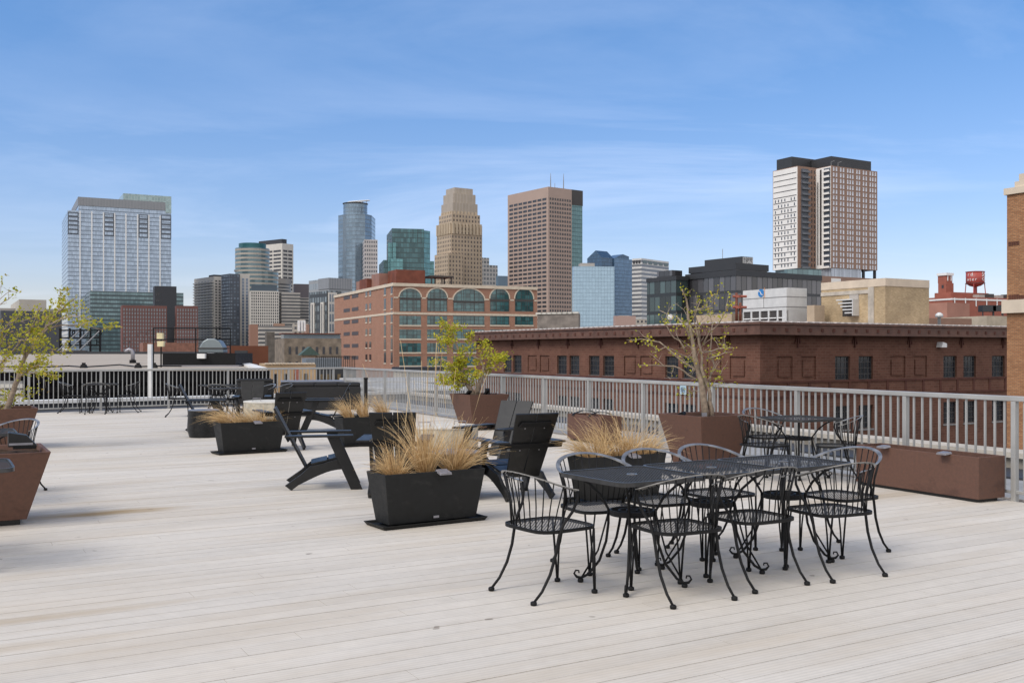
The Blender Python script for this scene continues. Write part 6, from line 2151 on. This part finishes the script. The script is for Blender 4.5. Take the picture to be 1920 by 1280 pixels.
mb.add([(-Lw, 0, 0), (0, 0, 0), (-11.8, D1 - D0 - 0.02, 0), (-Lw, D1 - D0 - 0.02, 0), (-Lw, 0, zr0 - 0.9), (0, 0, zr0 - 0.9), (-11.8, D1 - D0 - 0.02, zr1 - 0.61), (-Lw, D1 - D0 - 0.02, zr1 - 0.61)],
       [(3, 2, 1, 0), (4, 5, 6, 7), (0, 1, 5, 4), (1, 2, 6, 5), (2, 3, 7, 6), (3, 0, 4, 7)])
mb.build('wall', sid, nb)
mb = MB()
mb.add([(0.02, 0.51, zr0 - 0.9), (-11.78, D1 - D0 - 0.02, zr1 - 0.7), (-11.76, D1 - D0 - 0.02, zr1 - 0.02), (0.04, 0.51, zr0 - 0.02),
        (0.08, 0.51, zr0 - 0.9), (-11.72, D1 - D0 - 0.02, zr1 - 0.7), (-11.70, D1 - D0 - 0.02, zr1 - 0.02), (0.10, 0.51, zr0 - 0.02)],
       [(0, 1, 2, 3), (7, 6, 5, 4), (3, 2, 6, 7), (0, 3, 7, 4), (1, 5, 6, 2), (0, 4, 5, 1)])
mb.build('side_fascia', M['iron'], nb)
mb = MB()
mb.add([(-0.35, -0.1, zr0 + 0.004), (0.12, -0.1, zr0 + 0.004), (-11.68, D1 - D0, zr1 + 0.004), (-12.2, D1 - D0, zr1 + 0.004), (-0.35, -0.1, zr0 + 0.10), (0.12, -0.1, zr0 + 0.10), (-11.68, D1 - D0, zr1 + 0.10), (-12.2, D1 - D0, zr1 + 0.10)],
       [(3, 2, 1, 0), (4, 5, 6, 7), (0, 1, 5, 4), (1, 2, 6, 5), (2, 3, 7, 6), (3, 0, 4, 7)])
mb.build('roof_edge', M['stone_white'], nb)
MB().box(-Lw, 0.05, -0.06, 0.5, zr0 - 0.899, zr0 - 0.02).build('fascia', sid, nb)
mb = MB()
mb.add([(-Lw, -0.1, zr0), (0.1, -0.1, zr0), (-11.7, D1 - D0, zr1), (-Lw, D1 - D0, zr1), (-Lw, -0.1, zr0 - 0.018), (0.1, -0.1, zr0 - 0.018), (-11.7, D1 - D0, zr1 - 0.6), (-Lw, D1 - D0, zr1 - 0.6)],
       [(0, 1, 2, 3), (7, 6, 5, 4), (0, 4, 5, 1), (1, 5, 6, 2), (2, 6, 7, 3), (3, 7, 4, 0)])
mb.build('roof', M['felt'], nb)
mb = MB(); mb.box(-Lw, -11.7, D1 - D0 + 0.01, D1 - D0 + 0.3, 0, zr1 + 0.2)
mb.build('far_parapet', M['dark_membrane'], nb)
def on_roof(px, py):
    """point of the sloping roof seen at a pixel"""
    best = None
    for q in range(400):
        D = D0 + (D1 - D0)*q/399
        zr = (zr0 + (zr1 - zr0)*(D - D0)/(D1 - D0)) + GROUND
        yy = HY - (zr - H)/D*F
        if best is None or abs(yy - py) < best[0]:
            best = (abs(yy - py), D, zr)
    return Vector(((px - 960)/F*best[1], best[1], best[2]))
for (x0, w, z) in ((-31.0, 2.6, 3.5),):
    pass
mb = MB()
X_, z_ = XZ(-20, 737, D0 - 0.3)
vn = empty('louvre_unit', (X_, D0 - 0.9, GROUND)); tag(vn, 'pale louvred wall unit at the left end of the black cladding', 'wall unit')
zc_ = XZ(0, 738, D0)[1] - GROUND
xw_ = XZ(42, 737, D0 - 0.9)[0] - X_
for q in range(4):
    mb.box(0, xw_, 0, 0.8, zc_ - 0.45 + q*0.24, zc_ - 0.30 + q*0.24)
mb.build('louvres', M['concrete_top'], vn)
MB().box(0.05, xw_ - 0.05, 0.1, 0.82, zc_ - 0.5, zc_ + 0.55).build('box', M['frame_grey'], vn)
# gooseneck vent, cable with blocks, skylight box
p = on_roof(249, 681)
root = empty('gooseneck_vent', p); tag(root, 'grey gooseneck vent pipe standing on the beige roof', 'vent')
mb = MB(); mb.tube([(0, 0, 0), (0, 0, 0.55), (-0.05, 0, 0.68), (-0.2, 0, 0.72), (-0.32, 0, 0.66), (-0.34, 0, 0.58)], [0.11, 0.10, 0.10, 0.10, 0.10, 0.12], 10)
mb.build('pipe', M['silver'], root, True)
MB().lathe([(0.17, 0.0), (0.17, 0.18)], 12).build('collar', M['iron'], root)
p = on_roof(149, 663.5)
root = empty('roof_box', (p.x, p.y - 1, p.z)); tag(root, 'low black box at the far edge of the beige roof', 'box')
MB().box(-1.0, 1.0, 0, 0.5, 0.0, 0.22).build('box', M['iron'], root); MB().box(-0.9, 0.9, 0.05, 0.45, 0.221, 0.30).build('lid', M['frame_dark'], root)
pts = [on_roof(a, c) for a, c in ((-40, 690.5), (40, 689), (90, 690), (130, 688), (157, 690), (190, 688), (225, 685.5), (258, 689.5), (300, 688), (340, 688.5))]
mb = MB(); mb.tube([q + Vector((0, 0, 0.05)) for q in pts], 0.03, 5)
o = mb.build('roof_cable', M['iron'], None); tag(o, 'black cable winding along the near edge of the beige roof', 'cable')
for a, lab in ((60, 'left'), (157, 'middle'), (259, 'right'), (289, 'last')):
    p = on_roof(a, 690)
    root = empty('cable_block', p)
    tag(root, {'left': 'small black cable block nearest the leaning tree', 'middle': 'small black cable block above the left far table', 'right': 'small black cable block below the gooseneck vent', 'last': 'small black cable block beside the white roof post'}[lab], 'cable block', 'cable blocks on the beige roof')
    MB().frustum(0.26, 0.22, 0.20, 0.16, 0, 0.16).build('block', M['iron'], root)
    MB().box(-0.06, 0.06, -0.06, 0.06, 0.161, 0.24).build('clamp', M['iron'], root)
# skylight box with a grey hood, lamps and pipe frame
D = 46.0
xa, za = XZ(291, 688, D); xb, zb2 = XZ(443, 688, D); zt2 = XZ(0, 662, D)[1]
root = empty('roof_plenum', (xa, D, za), math.radians(3)); tag(root, 'black stepped roof box with pale cap on the beige roof', 'roof box')
Lb = xb - xa
MB().box(0.35, Lb - 0.05, 0, 4, -0.3, zt2 - za - 0.62).build('lower_box', M['iron'], root)
MB().box(0.2, Lb + 0.1, -0.15, 4.1, zt2 - za - 0.619, zt2 - za - 0.55).build('ledge', M['silver'], root)
MB().box(0.3, Lb - 0.1, 0.1, 3.9, zt2 - za - 0.549, zt2 - za).build('upper_box', M['iron'], root)
mb = MB()
xh0, xh1 = XZ(362, 0, D)[0] - xa, XZ(410, 0, D)[0] - xa
hz = zt2 - za
prof = [(0, 0), (0.02, 0.25), (0.12, 0.50), (0.30, 0.65)]
poly = [(xh0, hz + 0.01), (xh0 + 0.05, hz + 0.3), (xh0 + 0.2, hz + 0.55), (xh0 + 0.42, hz + 0.68), (xh1 - 0.42, hz + 0.68), (xh1 - 0.2, hz + 0.55), (xh1 - 0.05, hz + 0.3), (xh1, hz + 0.01)]
mb.prism(poly, 0.8, 1.7)
hood = mb.build('hood', plain('grey_green_hood', (0.22, 0.255, 0.265), 0.4, 0.5, 0.15, 1.0), root, bevel=0.05)
mb = MB(); mb.box(xh0 - 0.04, xh1 + 0.04, 0.75, 1.75, hz + 0.20, hz + 0.26); mb.build('hood_band', M['frame_dark'], hood)
MB().box(xh0 + 0.2, xh0 + 0.55, -0.2, 0.09, hz - 0.24, hz - 0.02).build('flood_light', M['white_paint'], root)
fr = empty('pipe_frame', (xa, D + 1.0, za), math.radians(3)); tag(fr, 'black pipe guard frame above the roof box', 'frame')
zt3 = XZ(0, 615, D + 1)[1] - za; zm3 = XZ(0, 636, D + 1)[1] - za
mb = MB()
for x in (0.0, 1.88, 3.42):
    pass
xs_ = [XZ(p_, 0, D + 1)[0] - xa for p_ in (288, 366, 405, 430)]
for x in xs_:
    mb.tube([(x, 0, 0.0), (x, 0, zt3)], 0.03, 6)
mb.build('upright', M['iron'], fr)
mb = MB(); mb.tube([(xs_[0], 0, zt3), (xs_[-1], 0, zt3)], 0.03, 6); mb.tube([(xs_[0], 0, zm3), (xs_[-1], 0, zm3)], 0.03, 6)
mb.build('crossbar', M['iron'], fr)
X_, z_ = XZ(302, 680, 44.5)
lp_ = empty('roof_lamp', (X_, 44.5, z_)); tag(lp_, 'pair of pale yellow lamp boxes on a thin pole', 'lamp')
mb = MB(); mb.tube([(0, 0, -0.2), (0, 0, 1.05)], 0.035, 6); mb.build('pole', M['iron'], lp_)
ly_ = plain('pale_yellow_box', (0.62, 0.55, 0.34), 0.6)
MB().box(-0.14, 0.14, -0.1, 0.1, 0.72, 0.96).build('lamp_box', ly_, lp_)
MB().box(-0.16, 0.10, -0.1, 0.1, 1.06, 1.32).build('lamp_box', ly_, lp_)
X_, z_ = XZ(281.5, 742, 39.0)
wp = empty('white_post', (X_, 39.0, GROUND)); tag(wp, 'tall white square post rising in front of the black cladding', 'post')
zt4 = XZ(0, 645, 39.0)[1] - GROUND
MB().box(-0.07, 0.07, -0.07, 0.07, 0, zt4 - 2.1).build('lower_shaft', M['concrete_top'], wp)
MB().box(-0.075, 0.075, -0.075, 0.075, zt4 - 2.099, zt4).build('sleeve', M['white_paint'], wp)
# the big roof sign seen from behind, with struts
X_, z_ = XZ(112, 655, 88.0)
sg = empty('roof_sign', (X_, 88.0, z_)); tag(sg, 'black lettered roof sign seen from behind with pale struts', 'sign')
k = 88.0/F
mb = MB()
for px in (0, 18, 38, 57, 75):
    mb.box(px*k - 0.07, px*k + 0.07, 0, 0.14, -0.8, 40*k)
for z in (22, 36, 8):
    mb.box(0, 76*k, 0.15, 0.25, z*k - 0.06, z*k + 0.06)
mb.build('sign_frame', M['iron'], sg)
for body, z, st in (('OUR', 24*k, 24), ('HTEL', 8*k, 19)):
    for q, chx in enumerate(body):
        text_mesh('sign_letter', [(chx, 13*k*1.25, Matrix.Translation(((70 - q*st)*k, 0.35, z)) @ Matrix.Rotation(math.pi, 4, 'Z') @ Matrix.Rotation(math.pi/2, 4, 'X'))], M['iron'], sg)
mb = MB()
for px in (22, 40, 60):
    mb.tube([(px*k, -3.5, -0.5), ((px + 14)*k, -0.05, 34*k)], 0.07, 5)
mb.build('strut', M['frame_grey'], sg)

# low buildings between
co = M['rust']
b = tower('corten_clad_box', 'rust coloured metal clad box right of the roof box', 75.0, 432, 648, 503, 420, 12, plain('corten_cladding', (0.15, 0.058, 0.034), 0.8, 0, 0.15, 0.5, 0.2), 'wall', 'building')
MB().box(b.along('r', 440), b.along('r', 464), -0.08, 0.02, b.z(675), b.z(657)).build('window', M['pane'], b.root)
b = tower('brown_brick_tower_block', 'small plain brown brick stack in front of the apartment towers', 700.0, 469, 608, 484, 466, 14, plain('plain_tan_brick', (0.29, 0.16, 0.115), 0.85), 'wall', 'building')
b = tower('striped_car_park', 'pale striped parking structure below the white grid block', 800.0, 486, 611, 600, 454, 14, bw, 'wall', 'building')
roofbox(b, 'stair_head', b.wr*0.24, b.wr*0.42, 2, 6, 0.02, 2.2, plain('stair_head_brick', (0.34, 0.215, 0.155), 0.85))
b = tower('brown_low_block', 'low brown brick block before the grey glass block', 420.0, 575, 608, 640, 570, 14, plain('low_brown_brick', (0.30, 0.19, 0.145), 0.85, 0, 0.2, 0.5), 'wall', 'building')
b = tower('old_stone_mill', 'old grey brown stone building with arched windows beside the red brick block', 190.0, 533, 634, 640, 514, 20, plain('old_stone', (0.205, 0.165, 0.125), 0.9, 0, 0.4, 0.7), 'wall', 'building')
b.windows('r', 0.4, b.wr - 0.2, 8, b.h - 6.5, b.h - 0.9, 2, 0.36, 0.50, plain('dark_stone_window', (0.05, 0.05, 0.055), 0.3), proud=0.06)
MB().box(0.0, b.wr, 1.0, 5, b.h + 0.02, b.z(626)).build('glass_monitor', plain('monitor_glass', (0.20, 0.245, 0.28), 0.15, 0.1), b.root)
mb = MB(); mb.box(-0.3, b.wr, 0.5, 5.5, b.z(626) + 0.01, b.z(624)); mb.build('roof_edge', M['rust'], b.root)
for q in range(3):
    roofbox(b, 'flue', b.wr*(0.32 + 0.05*q), b.wr*(0.35 + 0.05*q), 6, 7, 1.5, 3.6, M['white_paint'])
b = tower('dark_stone_stack', 'dark mottled square stone stack beside the corten box', 180.0, 500, 622, 515, 497, 20, plain('mottled_stone', (0.115, 0.10, 0.085), 0.9, 0, 0.4, 1.0), 'wall', 'building')
b = tower('green_gabled_house', 'little tan house with green gabled roof by the red brick block', 110.0, 567, 666, 595, 565, 10, plain('tan_house_wall', (0.40, 0.28, 0.19), 0.85), 'wall', 'house')
mb = MB(); mb.prism([(-0.3, b.h + 0.02), (b.wr + 0.3, b.h + 0.02), (b.wr/2, b.h + 0.95)], -0.3, 5.0); mb.build('roof', plain('green_roof_tile', (0.05, 0.085, 0.07), 0.7), b.root)
b = tower('grey_flat_roof', 'grey blue flat roof below the little gabled house', 100.0, 574, 672, 640, 566, 10, plain('grey_blue_roof_wall', (0.17, 0.195, 0.22), 0.7), 'wall', 'building')
b = tower('tan_stucco_building', 'tan stucco building with dark windows just beyond the far railing', 62.0, 497, 683, 592, 486, 16, plain('warm_tan_stucco', (0.50, 0.345, 0.20), 0.85, 0, 0.12, 0.6), 'wall', 'building')
b.windows('r', 0.3, b.wr - 0.3, 4, b.h - 1.6, b.h - 0.4, 1, 0.28, 0.7, M['pane'], proud=0.05)
MB().box(b.along('r', 552), b.along('r', 560), -0.06, 0.02, 0, b.h - 0.3).build('red_strip', plain('dusty_red', (0.36, 0.13, 0.09), 0.8), b.root)
mb = MB()
for q in range(14):
    x = b.wr*q/14
    mb.box(x, x + 0.16, -0.1, 0.35, b.h + 0.01, b.h + 0.1)
mb.build('scalloped_coping', M['cream_trim'], b.root)
b = tower('dark_terrace_building', 'dark building with a black terrace rail at the foot of the red brick block', 70.0, 592, 689, 668, 588, 16, plain('dark_terrace_wall', (0.03, 0.032, 0.035), 0.6), 'wall', 'building')
mb = MB()
for q in range(22):
    x = b.wr*q/22
    mb.box(x, x + 0.04, 0.0, 0.04, b.h, b.h + 0.75)
mb.box(0, b.wr, 0.0, 0.05, b.h + 0.751, b.h + 0.80)
mb.build('terrace_rail', M['iron'], b.root)
b.windows('r', 0.2, b.wr - 0.2, 6, b.h - 2.4, b.h - 0.3, 1, 0.55, 0.85, plain('warm_pane', (0.16, 0.115, 0.06), 0.2), proud=0.05)
b = tower('cream_low_building', 'low cream building with a dark roof edge before the arched brick block', 72.0, 752, 694, 845, 738, 24, plain('cream_wall', (0.58, 0.52, 0.41), 0.85, 0, 0.08, 0.5), 'wall', 'building')
MB().box(-0.15, b.wr + 0.1, -0.15, b.wl, b.h + 0.01, b.h + 0.22).build('roof_edge', M['dark_membrane'], b.root)
b.windows('r', 0.4, b.wr - 0.3, 5, b.h - 3.2, b.h - 1.4, 1, 0.35, 0.75, M['pane'], proud=0.05)
gw = plain('grey_white_roof', (0.40, 0.41, 0.42), 0.85, 0, 0.2, 0.6)
for (D, pxc, pyc, pxr, pxl, lab) in ((58.0, 700, 719, 870, 640, 'low grey roofed shed in the street gap, farther one'), (46.0, 720, 734, 880, 640, 'low grey roofed shed in the street gap, nearer one')):
    b = Bld('flat_roofed_shed', lab, 'shed', D, pxc, pyc, pxr=pxr, pxl=pxl, theta=22, group='grey sheds in the street gap')
    b.body(plain('shed_wall', (0.20, 0.205, 0.215), 0.8, 0, 0.2, 0.6))
    MB().box(-0.1, b.wr + 0.1, -0.1, b.wl + 0.1, b.h + 0.01, b.h + 0.12).build('roof_edge', M['stone_white'], b.root)
    MB().box(0.3, b.wr - 0.3, 0.4, b.wl - 0.3, b.h + 0.121, b.h + 0.14).build('roof', gw, b.root)
    b.windows('r', 0.4, b.wr - 0.4, 6, b.h - 2.0, b.h - 0.5, 1, 0.4, 0.7, M['pane'], proud=0.05)
# filler blocks that close the horizon far away
R = random.Random(11)
far = [plain('far_block_%s' % nm, c, 0.8, 0, 0.1, 0.05) for nm, c in (('beige', (0.40, 0.36, 0.31)), ('grey', (0.27, 0.27, 0.28)), ('brick', (0.26, 0.15, 0.115)))]
fb_mat = [facade('far_windows_a', (0.38, 0.34, 0.29), (0.07, 0.075, 0.09), 3.2, 3.6, 0.5, 0.5, 0.4, 0.2), facade('far_windows_b', (0.25, 0.15, 0.115), (0.06, 0.06, 0.07), 3.0, 3.5, 0.45, 0.5, 0.4, 0.2), facade('far_windows_c', (0.25, 0.255, 0.265), (0.08, 0.09, 0.10), 3.0, 3.6, 0.7, 0.55, 0.4, 0.2)]
for (pxl, pxr, py, D, mi, lab) in ((-60, 40, 612, 900, 2, 'distant grey block at the left end of the skyline'), (326, 372, 612, 700, 1, 'distant brick block between hotel and balcony tower'),
                                   (548, 590, 606, 720, 0, 'distant beige block behind the brown low one'), (1140, 1215, 598, 800, 0, 'distant beige block behind the white banded tower'),
                                   (1640, 1760, 612, 900, 2, 'distant grey block right of the residential tower'), (1700, 1960, 606, 1000, 1, 'distant brick block behind the red works')):
    b = tower('distant_block', lab, float(D), pxl + 2, py, pxr, pxl, 10, fb_mat[mi], 'wall', 'building')
    roofbox(b, 'roof_plant', b.wr*0.3, b.wr*0.55, 3, 9, 0.02, 3.0, far[mi])
